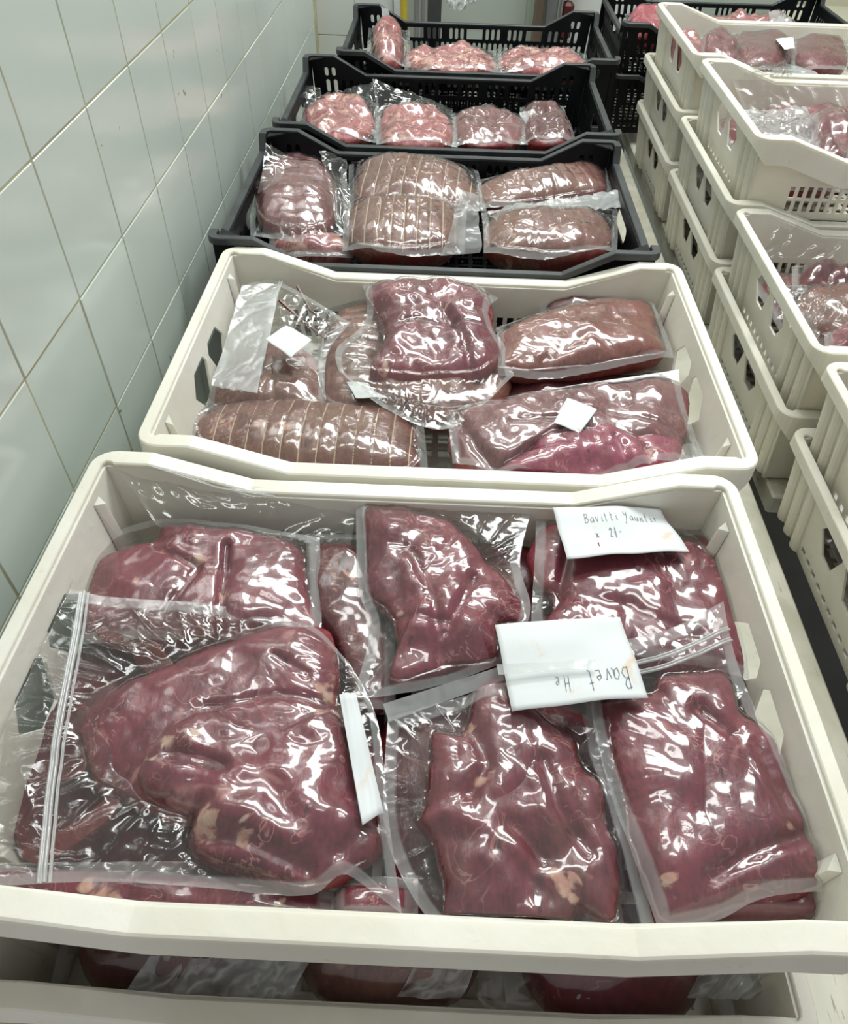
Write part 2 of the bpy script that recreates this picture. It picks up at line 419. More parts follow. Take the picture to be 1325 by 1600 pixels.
# ------------------------------------------------------------------ crates
def rr_path(hx, hy, r, nseg=5, div=None):
    """closed rounded rectangle path with extra points where the rim changes height"""
    pts = []
    xs = sorted(div['x']); ys = sorted(div['y'])
    def arc(cx, cy, a0):
        for k in range(nseg+1):
            a = a0+math.pi/2*k/nseg; pts.append((cx+r*math.cos(a), cy+r*math.sin(a), math.cos(a), math.sin(a)))
    for x in xs: pts.append((x, -hy, 0, -1))
    arc(hx-r, -hy+r, -math.pi/2)
    for y in ys: pts.append((hx, y, 1, 0))
    arc(hx-r, hy-r, 0)
    for x in xs[::-1]: pts.append((x, hy, 0, 1))
    arc(-hx+r, hy-r, math.pi/2)
    for y in ys[::-1]: pts.append((-hx, y, -1, 0))
    arc(-hx+r, -hy+r, math.pi)
    return pts
def sweep_rim(mb, path, prof, zf, ends=(1, 1)):
    V = []; n = len(prof)
    for (x, y, nx, ny) in path:
        zz = zf(x, y)
        wa, wb = lerp(1, ends[0], abs(nx)), lerp(1, ends[1], abs(nx))
        for (a, b) in prof: V.append((x+nx*a*wa, y+ny*a*wa, zz+b*(wb if b < -.01 else 1)))
    F = []; m = len(path)
    for i in range(m):
        for j in range(n):
            F.append((i*n+j, ((i+1) % m)*n+j, ((i+1) % m)*n+(j+1) % n, i*n+(j+1) % n))
    mb.add(V, F)
def rectloop(x0, x1, y0, y1): return [(x0, y0), (x1, y0), (x1, y1), (x0, y1)]
def oval(cx, cy, w, h, n=3):
    r = min(w, h)/2*.98; p = []
    for (sx, sy, a0) in ((1, -1, -90), (1, 1, 0), (-1, 1, 90), (-1, -1, 180)):
        for k in range(n+1):
            a = math.radians(a0+90*k/n); p.append((cx+sx*(w/2-r)+r*math.cos(a), cy+sy*(h/2-r)+r*math.sin(a)))
    q = []
    for a in p:
        if not q or (abs(a[0]-q[-1][0])+abs(a[1]-q[-1][1])) > 1e-5: q.append(a)
    if abs(q[0][0]-q[-1][0])+abs(q[0][1]-q[-1][1]) < 1e-5: q.pop()
    return q
def lerp(a, b, t): return a+(b-a)*t
WH, WD = .13, .03
def wdip(x): return -WD*float(sst(.262, .165, abs(x))) if False else -WD*min(1, max(0, (.246-abs(x))/.092))
def white_crate():
    o = empty('white_crate')
    # rim with a hanging skirt, dipped in the middle of the long sides
    prof = [(-.0185, 0), (-.017, .0012), (-.002, .0012), (-.0003, 0), (0, -.003), (.0005, -.037), (-.0025, -.038), (-.003, -.006), (-.016, -.006), (-.0185, -.006)]
    div = {'x': [-.246, -.2, -.154, 0, .154, .2, .246], 'y': [-.1, 0, .1]}
    mb = MB(); sweep_rim(mb, rr_path(.3, .2, .022, 5, div), prof, lambda x, y: WH+(wdip(x) if abs(y) > .17 else 0)-.001, (.62, .38))
    r = mb.build('rim', WHITE, o)
    # stacking nubs under the rim
    # long side walls with two rows of slots
    ht = WH-.004
    top = [(.288, ht), (.246, ht), (.154, ht-WD), (-.154, ht-WD), (-.246, ht), (-.288, ht)]
    holes = []
    for k in range(-15, 16):
        for (z0, z1) in ((.012, .030), (.035, .053)):
            x = k*.0145; holes.append(rectloop(x-.0045, x+.0045, z0, z1))
    for sgn in (-1, 1):
        def fm(s, t, d, sgn=sgn):
            q = t/WH; return (s*lerp(.955, 1, q), sgn*(lerp(.172, .1815, q)+(d)), t)
        mb = MB(); mb.panel([(-.288, .0), (.288, .0)]+top, holes, fm, .0028)
        mb.build('side_wall', WHITE, o)
    # end walls with the pair of diamond hand holes
    hA = [(-.068, .082), (-.050, .103), (-.013, .103), (-.005, .092), (-.022, .056), (-.048, .056)]
    hB = [(-x, z) for x, z in hA][::-1]
    slots = [rectloop(s-.006, s+.006, .014, .022) for s in np.arange(-.09, .091, .02)]
    for sgn in (-1, 1):
        def fm(s, t, d, sgn=sgn):
            q = t/WH; return (sgn*(lerp(.271, .2865, q)+d), s*lerp(.955, 1, q), t)
        mb = MB(); mb.panel([(-.1845, 0), (.1845, 0), (.1845, ht), (-.1845, ht)], [hA, hB]+slots, fm, .0028)
        mb.build('end_wall', WHITE, o)
        for yy in (-.168, -.140, -.112, .112, .140, .168):
            mb = MB(); V = []; F = []
            for k in range(7):
                a = math.pi*k/6-math.pi/2
                for (z, q) in ((.004, 0), (.108, .8)):
                    V.append((sgn*(lerp(.2735, .2865, q)+.0085*math.cos(a)), yy*lerp(.955, 1, q)+.0105*math.sin(a), z))
            for k in range(6): F.append((2*k, 2*k+2, 2*k+3, 2*k+1))
            F.append(tuple(range(0, 14, 2))); F.append(tuple(range(13, 0, -2)))
            mb.add(V, F); mb.build('rib', WHITE, o)
        # inner stiffening wedge in the corners
        for sy in (-1, 1):
            mb = MB()
            V = [(sgn*.2845, sy*.150, .118), (sgn*.2845, sy*.138, .118), (sgn*.272, sy*.150, .02), (sgn*.272, sy*.132, .02), (sgn*.2785, sy*.147, .112), (sgn*.264, sy*.142, .022)]
            mb.add(V, [(0, 1, 4), (0, 4, 5, 2), (1, 3, 5, 4), (2, 5, 3), (0, 2, 3, 1)]); mb.build('corner_gusset', WHITE, o)
    holes = []
    for i in range(-11, 12):
        for j in range(-6, 7): holes.append(rectloop(i*.0225-.0075, i*.0225+.0075, j*.0245-.0085, j*.0245+.0085))
    mb = MB(); mb.panel([(-.270, -.174), (.270, -.174), (.270, .174), (-.270, .174)], holes, lambda s, t, d: (s, t, d), .003)
    mb.build('base', WHITE, o)
    return o
BH, BD = .14, .034
def bdip(x): return -BD*min(1, max(0, (.238-abs(x))/.065))
def edip(y): return -.024*min(1, max(0, (.172-abs(y))/.012))
def black_crate():
    o = empty('black_crate')
    prof = [(-.0115, 0), (-.0105, .001), (-.001, .001), (0, 0), (0, -.008), (-.0022, -.008), (-.0022, -.0035), (-.0115, -.0035)]
    div = {'x': [-.238, -.205, -.173, 0, .173, .205, .238], 'y': [-.172, -.160, 0, .160, .172]}
    def zf(x, y): return BH-.001+(bdip(x) if abs(y) > .18 and abs(x) < .28 else 0)+(edip(y) if abs(x) > .28 and abs(y) < .175 else 0)
    mb = MB(); sweep_rim(mb, rr_path(.3, .2, .016, 4, div), prof, zf); mb.build('rim', BLACKRIM, o)
    ht = BH-.003
    top = [(.286, ht), (.238, ht), (.173, ht-BD), (-.173, ht-BD), (-.238, ht), (-.286, ht)]
    holes = []
    # upper row: groups of upright slots with wide hand openings between them
    for cx in (-.150, 0, .150): holes.append(rectloop(cx-.020, cx+.020, .074, .096))
    for x in (-.116, -.102, -.088, -.060, -.046, -.032, .032, .046, .060, .088, .102, .116): holes.append(oval(x, .085, .0082, .024))
    for s in (-1, 1):
        for x in (.190, .206, .222, .240, .256): holes.append(oval(s*x, .085, .0082, .024))
        for x in (.242, .257): holes.append(oval(s*x, .111, .0082, .016))
    for k in range(-20, 21):
        if abs(k) in (8, 16): continue
        x = k*.0135; holes.append(oval(x, .050, .0082, .034)); holes.append(rectloop(x-.0038, x+.0038, .010, .025))
    for sgn in (-1, 1):
        def fm(s, t, d, sgn=sgn):
            q = t/BH; return (s*lerp(.96, 1, q), sgn*(lerp(.178, .1885, q)+d), t)
        mb = MB(); mb.panel([(-.286, 0), (.286, 0)]+top, holes, fm, .0025); mb.build('side_wall', BLACK, o)
    eh = ht-.024
    holes = [oval(0, .085, .09, .024, 3)]
    for k in range(-11, 12):
        x = k*.0145; holes.append(oval(x, .045, .007, .032)); holes.append(rectloop(x-.0035, x+.0035, .010, .022))
    for x in (.085, .100, .115, .130, .150): holes += [oval(x, .085, .007, .02), oval(-x, .085, .007, .02)]
    for sgn in (-1, 1):
        def fm(s, t, d, sgn=sgn):
            q = t/BH; return (sgn*(lerp(.278, .2885, q)+d), s*lerp(.96, 1, q), t)
        mb = MB(); mb.panel([(-.187, 0), (.187, 0), (.187, ht), (.172, ht), (.160, eh), (-.160, eh), (-.172, ht), (-.187, ht)], holes, fm, .0025)
        mb.build('end_wall', BLACK, o)
        for sy in (-1, 1):
            mb = MB(); a, b = sgn*.286, sy*.186
            V = [(a, b, ht), (a-sgn*.030, b, ht), (a, b-sy*.022, ht), (a, b, ht-.0025), (a-sgn*.030, b, ht-.0025), (a, b-sy*.022, ht-.0025)]
            mb.add(V, [(0, 1, 2), (5, 4, 3), (0, 3, 4, 1), (1, 4, 5, 2), (2, 5, 3, 0)]); mb.build('corner_gusset', BLACK, o)
            mb = MB(); mb.bevbox(min(a-sgn*.002, a+sgn*.010), max(a-sgn*.002, a+sgn*.010), min(b, b-sy*.006), max(b, b-sy*.006), .01, ht-.005, .001)
            mb.build('corner_post', BLACK, o)
    holes = []
    for i in range(-11, 12):
        for j in range(-6, 7): holes.append(rectloop(i*.0235-.009, i*.0235+.009, j*.0265-.010, j*.0265+.010))
    mb = MB(); mb.panel([(-.276, -.178), (.276, -.178), (.276, .178), (-.276, .178)], holes, lambda s, t, d: (s, t, d), .003)
    mb.build('base', BLACK, o)
    return o
W0 = white_crate(); B0 = black_crate()
_used = set()
def put(src, x0, y0, zb, label, group, rz=0):
    """x0,y0 = front-left corner of the rim"""
    if src in _used: o = copy_tree(src)
    else: o = src; _used.add(src)
    o.location = (x0+.3, y0+.2, zb); o.rotation_euler = (0, 0, rz)
    tag(o, label, 'crate', group); return o
g1 = 'crates of the left row'; g2 = 'crates of the right-hand stacks'
put(W0, -.319, .122, .994, 'nearest white plastic crate, filled with plum-red vacuum packs and two big notes', g1)
put(W0, -.319, .098, .862, 'white crate beneath the nearest crate, only its front rim showing at the bottom', g1)
put(W0, -.288, .530, .994, 'second white crate from the front in the left row, holding tied brown roasts', g1)
put(W0, -.288, .530, .862, 'white crate under the second crate of the left row', g1)
put(B0, -.312, .929, .994, 'nearest black crate, holding six brown rolled roasts', g1)
put(B0, -.312, .929, .862, 'black crate beneath the nearest black crate', g1)
put(B0, -.302, 1.350, .994, 'middle black crate of the left row, with four small packs and raised clear film', g1)
put(B0, -.302, 1.350, .862, 'black crate beneath the middle black crate', g1)
put(B0, -.242, 1.776, .994, 'farthest black crate of the left row, with pale fatty packs', g1)
put(B0, -.242, 1.776, .862, 'black crate beneath the farthest black crate of the left row', g1)
XR = .452
RS = [('S1', 1.608, (1.062, .962, .862)), ('S2', 1.190, (1.062, .962, .862)), ('S3', .780, (.962, .862)), ('S4', .365, (.962, .862))]
names = {'S1': 'farthest white stack on the right', 'S2': 'second farthest white stack on the right', 'S3': 'third white stack on the right', 'S4': 'nearest white stack cut by the right edge'}
short = {'S1': 'farthest right-hand stack', 'S2': 'second farthest right-hand stack', 'S3': 'third right-hand stack', 'S4': 'nearest right-hand stack'}
lev = {3: ('topmost crate', 'middle crate', 'bottom crate'), 2: ('topmost crate', 'bottom crate')}
for k, y0, zs in RS:
    for i, z in enumerate(zs):
        dx = random.uniform(-.004, .004)+(.006 if i == 0 else 0)
        put(W0, XR+dx, y0+random.uniform(-.002, .002), z, 'white plastic crate, %s of the %s' % (lev[len(zs)][i], names[k]), g2)
for i, z in enumerate((.995, .885)):
    put(B0, .405, 2.07, z, ('black crate behind the right-hand white stacks, ' + ('upper one with pink packs' if i == 0 else 'lower one')), 'black crates behind the white stacks')

# ------------------------------------------------------------------ meat packs
def smooth_loop(P, n):
    P = np.asarray(P, float); m = len(P); out = []
    seg = np.linalg.norm(np.roll(P, -1, 0)-P, axis=1); tot = seg.sum()
    for i in range(m):
        p0, p1, p2, p3 = P[i-1], P[i], P[(i+1) % m], P[(i+2) % m]
        k = max(2, int(round(n*seg[i]/tot)))
        for j in range(k):
            t = j/k
            out.append(.5*((2*p1)+(-p0+p2)*t+(2*p0-5*p1+4*p2-p3)*t*t+(-p0+3*p1-3*p2+p3)*t**3))
    return np.array(out)
def segdist(x, y, pl):
    d = np.full(np.shape(x), 9.)
    for (a, b) in zip(pl[:-1], pl[1:]):
        ab = b-a; L = max(1e-9, ab@ab); t = np.clip(((x-a[0])*ab[0]+(y-a[1])*ab[1])/L, 0, 1)
        d = np.minimum(d, np.hypot(x-a[0]-t*ab[0], y-a[1]-t*ab[1]))
    return d
BOX = [None]
def inside(X, Y):
    if BOX[0] is None: return X, Y
    a, b, c, d = BOX[0]; return np.clip(X, a, b), np.clip(Y, c, d)
class Meat:
    """a cut of meat lying on level z: outline in photo positions, bulging up by T and down by B"""
    def __init__(s, outline, z, T, B=.012, p=3.0, seed=0, lump=.28, folds=(), fat=(), ties=None, tilt=(0, 0), lobes=1.0):
        s.z, s.T, s.B, s.p, s.seed, s.lump = z, T, B, p, seed, lump
        L = at(*np.asarray(outline, float).T, z=z)[:, :2]
        L = smooth_loop(L, 120)
        s.c = (L.min(0)+L.max(0))/2*.5+L.mean(0)*.5
        d = L-s.c; th = np.arctan2(d[:, 1], d[:, 0]); r = np.hypot(d[:, 0], d[:, 1])
        o = np.argsort(th); th = th[o]; r = r[o]
        s.th = np.concatenate([th-2*np.pi, th, th+2*np.pi]); s.r = np.concatenate([r, r, r])
        s.folds = [(at(*np.asarray(f[0], float).T, z=z+T*.7)[:, :2], f[1], f[2]) for f in folds]
        s.fat = [(at(u, v, z=z+T*.8)[:2], abs(float(at(u+q, v, z=z)[0]-at(u, v, z=z)[0])), k) for u, v, q, k in [(f+(1.,))[:4] for f in fat]]
        s.ties = None
        s.tilt = tilt
        if ties:
            a = at(*ties[0], z=z+T*.6)[:2]; b = at(*ties[1], z=z+T*.6)[:2]; s.ties = (a, b, ties[2], ties[3] if len(ties) > 3 else .08)
        s.size = float(np.mean(s.r)); s.box = BOX[0]
    def R(s, t):
        r = np.interp(t, s.th, s.r)
        return r*(1+.035*pn(np.cos(t)*5+s.seed, np.sin(t)*5, s.seed)+.012*pn(np.cos(t)*16, np.sin(t)*16+s.seed, s.seed))
    def base(s, x, y): return s.z+s.tilt[0]*(x-s.c[0])+s.tilt[1]*(y-s.c[1])
    def ratio(s, x, y):
        dx, dy = x-s.c[0], y-s.c[1]
        return np.hypot(dx, dy)/s.R(np.arctan2(dy, dx))
    def mod(s, x, y, soft=1.0):
        k = s.seed*3.1
        m = 1+s.lump*1.5*fbm(x*16+k, y*16-k, s.seed, 2)+s.lump*.55*pn(x*42+k, y*42, s.seed+5)
        m = m+s.lump*.20*pn(x*95+k, y*60, s.seed+15)
        wx = x+.015*pn(x*20, y*20, s.seed+8); wy = y+.015*pn(x*20+9, y*20, s.seed+9)
        m = m-s.lump*.42*soft*ridge(wx*15+k, wy*9, s.seed+11, 7)*sst(-.1, .25, pn(x*9, y*9+k, s.seed+3))
        return m
    def h(s, x, y, soft=1.0, grow=1.0, r=None):
        if r is None: r = s.ratio(x, y)/grow
        pr = np.clip(1-np.clip(r, 0, 1)**s.p, 0, 1)**.55
        H = s.T*pr*s.mod(x, y, soft)
        for pl, dep, wd in s.folds:
            d = segdist(x, y, pl); H = H-dep*soft*np.exp(-(d/wd)**2)*np.sqrt(pr)
        if s.ties:
            a, b, n, dep = s.ties; ab = b-a; t = ((x-a[0])*ab[0]+(y-a[1])*ab[1])/(ab@ab)
            ph = np.abs(((t*n) % 1)-.5)*2
            H = H*(1-dep*soft*(ph**6))
        return np.maximum(H, 0)
    def build(s, name, mat, parent, nt=170, nr=44, label=None):
        t = np.linspace(-np.pi, np.pi, nt, endpoint=False)
        rr = 1-(1-np.linspace(0, 1, nr))**1.45
        TT, RRr = np.meshgrid(t, rr)
        Rr = s.R(TT)*RRr
        X = s.c[0]+Rr*np.cos(TT); Y = s.c[1]+Rr*np.sin(TT)
        if s.box: X0, Y0 = X, Y; X, Y = inside(X, Y); e = np.hypot(X-X0, Y-Y0)
        H = s.h(X, Y, r=RRr); Z = s.base(X, Y)+H
        X, Y = inside(X, Y)
        V = [np.stack([X, Y, Z], -1).reshape(-1, 3)]
        F = grid_faces(nt, nr, True)
        rb = np.array([.97, .85, .6, .3, .02]); TB, RB = np.meshgrid(t, rb); Rq = s.R(TB)*RB
        XB = s.c[0]+Rq*np.cos(TB); YB = s.c[1]+Rq*np.sin(TB); XB, YB = inside(XB, YB); ZB = s.base(XB, YB)-s.B*np.clip(1-RB**3, 0, 1)**.5
        off = nt*nr; V.append(np.stack([XB, YB, ZB], -1).reshape(-1, 3))
        for i in range(nt):
            j = (i+1) % nt; a = (nr-1)*nt
            F.append((a+i, a+j, off+j, off+i))
            for k in range(4): F.append((off+k*nt+i, off+k*nt+j, off+(k+1)*nt+j, off+(k+1)*nt+i))
        V = np.concatenate(V)
        fa = np.zeros(len(V))
        for c, q, k in s.fat:
            dd = np.hypot(V[:, 0]-c[0], V[:, 1]-c[1])/max(q, 1e-4); fa = np.maximum(fa, k*np.clip(1.05-dd*.55, 0, 1))
        rim = np.concatenate([sst(.86, 1, RRr).ravel(), np.ones(len(V)-off)])
        o = mesh_obj(name, V, F, mat, parent, True, {'fat': fa, 'rim': rim})
        if label: o['label'] = label
        return o
    def strings(s, parent, n=None, width=.9, along=True):
        """cotton ties around a rolled roast"""
        a, b, k, _ = s.ties; ab = b-a; L = np.linalg.norm(ab); d = ab/L; nrm = np.array([-d[1], d[0]])
        for i in range(k+1):
            c = a+ab*(i/k)
            for w_ in (1,):
                q = np.linspace(-.12, .12, 61); P = c[None]+q[:, None]*nrm[None]
                ok = s.ratio(P[:, 0], P[:, 1]) < .985
                if ok.sum() < 8: continue
                P = P[ok]; Z = s.base(P[:, 0], P[:, 1])+s.h(P[:, 0], P[:, 1])+.0008
                mb = MB(); mb.tube([(x-ORG[parent][0], y-ORG[parent][1], z-ORG[parent][2]) for (x, y), z in zip(P[::2], Z[::2])], .0008, 5)
                mb.build('string', STRING, parent)
def coons(top, right, bottom, left, nu, nv):
    """edges as photo positions: top & bottom run left->right, left & right run top->bottom"""
    def rs(P, n):
        P = np.asarray(P, float); P = P if P.ndim == 2 else P
        if len(P) > 2:
            Q = []
            for i in range(len(P)-1):
                p0 = P[max(i-1, 0)]; p1 = P[i]; p2 = P[i+1]; p3 = P[min(i+2, len(P)-1)]
                for j in range(8):
                    t = j/8; Q.append(.5*((2*p1)+(-p0+p2)*t+(2*p0-5*p1+4*p2-p3)*t*t+(-p0+3*p1-3*p2+p3)*t**3))
            Q.append(P[-1]); P = np.array(Q)
        d = np.concatenate([[0], np.cumsum(np.linalg.norm(np.diff(P[:, :2], axis=0), axis=1))]); d /= d[-1]
        q = np.linspace(0, 1, n); return np.stack([np.interp(q, d, P[:, k]) for k in range(P.shape[1])], -1)
    T, B = rs(top, nu), rs(bottom, nu); Lf, R = rs(left, nv), rs(right, nv)
    u = np.linspace(0, 1, nu)[None, :, None]; v = np.linspace(0, 1, nv)[:, None, None]
    P = (1-v)*T[None]+v*B[None]+(1-u)*Lf[:, None]+u*R[:, None]-((1-u)*(1-v)*T[0]+u*(1-v)*T[-1]+(1-u)*v*B[0]+u*v*B[-1])
    return P
def bag(parent, meats, top, bottom, z=(1.08,)*4, left=None, right=None, nu=150, nv=150, seed=1, wr=.0022, juice=.5, seal=.05, mat=None, name='bag', off=.0012, seals='tblr', gap=.012):
    """clear bag drawn over the cuts; z = heights of the corners top-left, top-right, bottom-right, bottom-left"""
    left = left or [top[0], bottom[0]]; right = right or [top[-1], bottom[-1]]
    P = coons(top, right, bottom, left, nu, nv)
    u = np.linspace(0, 1, nu)[None, :]; v = np.linspace(0, 1, nv)[:, None]
    Zb = (1-v)*((1-u)*z[0]+u*z[1])+v*((1-u)*z[3]+u*z[2])
    W = at(P[..., 0], P[..., 1], z=Zb); X, Y = W[..., 0], W[..., 1]
    if BOX[0]: b_ = BOX[0]; X = np.clip(X, b_[0]-.002, b_[1]+.002); Y = np.clip(Y, b_[2]-.002, b_[3]+.002)
    Zf = Zb.copy(); outer = np.full(X.shape, 9.); rad = np.zeros(X.shape)
    for m in meats:
        r = m.ratio(X, Y); dist = (r-1)*m.R(np.arctan2(Y-m.c[1], X-m.c[0]))
        hm = m.base(X, Y)+m.h(X, Y, soft=.55, grow=1.03)+off
        hm = np.where(r < 1.04, hm, -9)
        edge = m.T*.42*m.mod(X, Y)
        tail = np.where(dist > -.004, m.base(X, Y)+edge*np.exp(-np.clip(dist, 0, 1)/gap), -9)
        Zf = np.maximum(Zf, np.maximum(hm, tail))
        closer = dist < outer
        rad = np.where(closer, np.arctan2(Y-m.c[1], X-m.c[0])*m.size, rad)
        outer = np.minimum(outer, dist)
    eu = np.minimum(u, 1-u)*np.ones_like(v); ev = np.minimum(v, 1-v)*np.ones_like(u)
    dx = np.linalg.norm(W[:, -1]-W[:, 0], axis=-1)[:, None]; dy = np.linalg.norm(W[-1]-W[0], axis=-1)[None, :]
    dl = u*dx; dr = (1-u)*dx; dt = v*dy; db = (1-v)*dy; big = np.full(X.shape, 9.)
    de = np.minimum.reduce([dl if 'l' in seals else big, dr if 'r' in seals else big, dt if 't' in seals else big, db if 'b' in seals else big])
    inn = sst(.0, .012, de)
    out = sst(-.004, .010, outer) if meats else np.ones(X.shape)
    k = seed*2.7
    wx = X+.012*pn(X*25+k, Y*25, seed+1); wy = Y+.012*pn(X*25, Y*25+k, seed+2)
    ra = ridge(rad*70, outer*12+k, seed+3, 3) if meats else ridge(wx*50, wy*14, seed+3, 3)
    wob = .0035*pn(X*30+k, Y*30, seed+21)+.0015*pn(X*80+k, Y*80, seed+22)
    a1 = ridge(wx*20+k+wy*7, wy*10-wx*4, seed+4, 3)*sst(-.15, .3, pn(X*12, Y*12+k, seed+5))
    a2 = ridge(wx*18-wy*22+k, wx*10+wy*9, seed+6, 5)*sst(-.05, .35, pn(X*11+k, Y*11, seed+7))
    a3 = np.abs(pn(wx*60, wy*60+k, seed+8))
    q = seed*.9; rx = wx*np.cos(q)-wy*np.sin(q); ry = wx*np.sin(q)+wy*np.cos(q)
    a4 = ridge(rx*95+k, ry*22, seed+16, 3)*sst(.0, .3, pn(X*15+k, Y*15, seed+17))
    Wr = wr*.75*(out*(.8*ra+.5*a3)+(.42+.5*out)*a1+(.36+.5*out)*a2+.05*a3)+out*np.abs(wob)*.7+wr*.20*a4
    Zf = Zf+Wr*(.25+.75*inn)
    sl = (1-sst(.0078, .0100, de))
    ju = juice*(np.exp(-np.clip(outer, 0, 1)/.016)*(outer > -.004)+.55*sst(.0, .35, pn(X*16+k, Y*16, seed+13))*(outer > 0))*sst(.005, .012, de) if meats else np.zeros(X.shape)
    V = np.stack([X, Y, Zf], -1).reshape(-1, 3)
    o = mesh_obj(name, V, grid_faces(nu, nv), mat or FILM, parent, True, {'juice': ju, 'seal': sl})
    return (X, Y, Zf, u, v, o)
def ribbon(parent, pts, width, mat, name, lift=.0012, n=60, zs=None, surf=None):
    """narrow strip following a line on the bag (zip strip)"""
    P = np.asarray(pts, float)
    d = np.concatenate([[0], np.cumsum(np.linalg.norm(np.diff(P[:, :3], axis=0), axis=1))]); q = np.linspace(0, d[-1], n)
    Q = np.stack([np.interp(q, d, P[:, k]) for k in range(3)], -1)
    t = np.gradient(Q, axis=0); nrm = np.stack([-t[:, 1], t[:, 0], 0*t[:, 0]], -1); nrm /= np.linalg.norm(nrm, axis=1)[:, None]
    V = []; prof = [(-1, 0), (-.8, 1), (-.3, 1), (-.2, .2), (.2, .2), (.3, 1), (.8, 1), (1, 0)]
    for a, b in prof: V.append(Q+nrm*a*width/2+np.array([0, 0, 1.])*(lift*.4+b*lift))
    V = np.stack(V, 1).reshape(-1, 3)
    return mesh_obj(name, V, grid_faces(len(prof), n), mat, parent, True, {'seal': np.ones(len(V)), 'juice': np.zeros(len(V))})
def sheet(parent, corners, nu=50, nv=40, seed=1, amp=.004, mat=None, name='bag_flap', bulge=0.0, freq=22):
    """loose flap of film between four real points"""
    Cn = np.array(corners, float); u = np.linspace(0, 1, nu)[None, :, None]; v = np.linspace(0, 1, nv)[:, None, None]
    P = (1-v)*((1-u)*Cn[0]+u*Cn[1])+v*((1-u)*Cn[3]+u*Cn[2])
    nrm = np.cross(Cn[1]-Cn[0], Cn[3]-Cn[0]); nrm = nrm/np.linalg.norm(nrm)
    L1 = np.linalg.norm(Cn[1]-Cn[0]); L2 = np.linalg.norm(Cn[3]-Cn[0]); U = (u*L1)[..., 0]+0*v[..., 0]; Vv = (v*L2)[..., 0]+0*u[..., 0]
    k = seed*1.7
    U = U+.018*pn(U*18+k, Vv*18, seed+31); Vv = Vv+.018*pn(U*18, Vv*18+k, seed+32)
    f = amp*(1.6*pn(U*freq+k+.5*Vv*freq, Vv*freq*.8, seed)+.8*ridge(U*freq*1.7+.6*Vv*freq+k, Vv*freq*.5, seed+2, 3)+.4*pn(U*freq*4, Vv*freq*4, seed+4))
    f = f+bulge*np.sin(np.pi*u[..., 0])*np.sin(np.pi*v[..., 0])
    e = .25*amp*pn(U*40, Vv*40, seed+9)
    P = P+nrm*(f+e)[..., None]
    P[..., 0] += (amp*.8*pn(Vv*30+k, U*3, seed+6)); 
    return mesh_obj(name, P.reshape(-1, 3), grid_faces(nu, nv), mat or FILM, parent, True, {'juice': np.zeros(nu*nv), 'seal': np.clip(1-np.minimum(u, 1-u)[..., 0]*18-0*v[..., 0], 0, 1)*.5})
def pack(name, label, group, ref, cat='meat pack'):
    return empty(name, tuple(ref), label=label, cat=cat, group=group)
def pt(u, v, z): return [float(q) for q in at(u, v, z=z)]
def pty(u, v, y): return [float(q) for q in at(u, v, y=y)]
def ptx(u, v, x): return [float(q) for q in at(u, v, x=x)]
def note(label, px, z, nu=24, nv=18, bend=.004, seed=3, cat='paper note', group=None, parent=None, name='paper_note', tilt=None, zs=None):
    z4 = zs or (z,)*4
    Cn = np.array([pt(u, v, q) for (u, v), q in zip(px, z4)])
    u = np.linspace(0, 1, nu)[None, :, None]; v = np.linspace(0, 1, nv)[:, None, None]
    def f(a, b): return bend*(np.sin(np.pi*a)*.6+pn(a*2.2+seed, b*2+seed, seed)*1.4+.5*np.cos(b*3+seed))
    P = (1-v)*((1-u)*Cn[0]+u*Cn[1])+v*((1-u)*Cn[3]+u*Cn[2]); P[..., 2] += f(u, v)[..., 0]
    top = P.reshape(-1, 3); bot = top-np.array([0, 0, .0003]); n = nu*nv
    F = grid_faces(nu, nv); F2 = F+[tuple(i+n for i in q[::-1]) for q in F]
    bd = [i for i in range(nu)]+[j*nu+nu-1 for j in range(1, nv)]+[(nv-1)*nu+i for i in range(nu-2, -1, -1)]+[j*nu for j in range(nv-2, 0, -1)]
    F2 += [(bd[i], bd[(i+1) % len(bd)], bd[(i+1) % len(bd)]+n, bd[i]+n) for i in range(len(bd))]
    org = Cn.mean(0)
    if parent is None:
        root = empty(name, tuple(org), label=label, cat=cat, group=group)
    else: root = parent
    o = mesh_obj('sheet', np.concatenate([top, bot]), F2, PAPER, root, True)
    def surf(a, b):
        p = (1-b)*((1-a)*Cn[0]+a*Cn[1])+b*((1-a)*Cn[3]+a*Cn[2]); p = p.copy(); p[2] += float(f(np.array(a), np.array(b)))+.0006; return p
    return root, surf
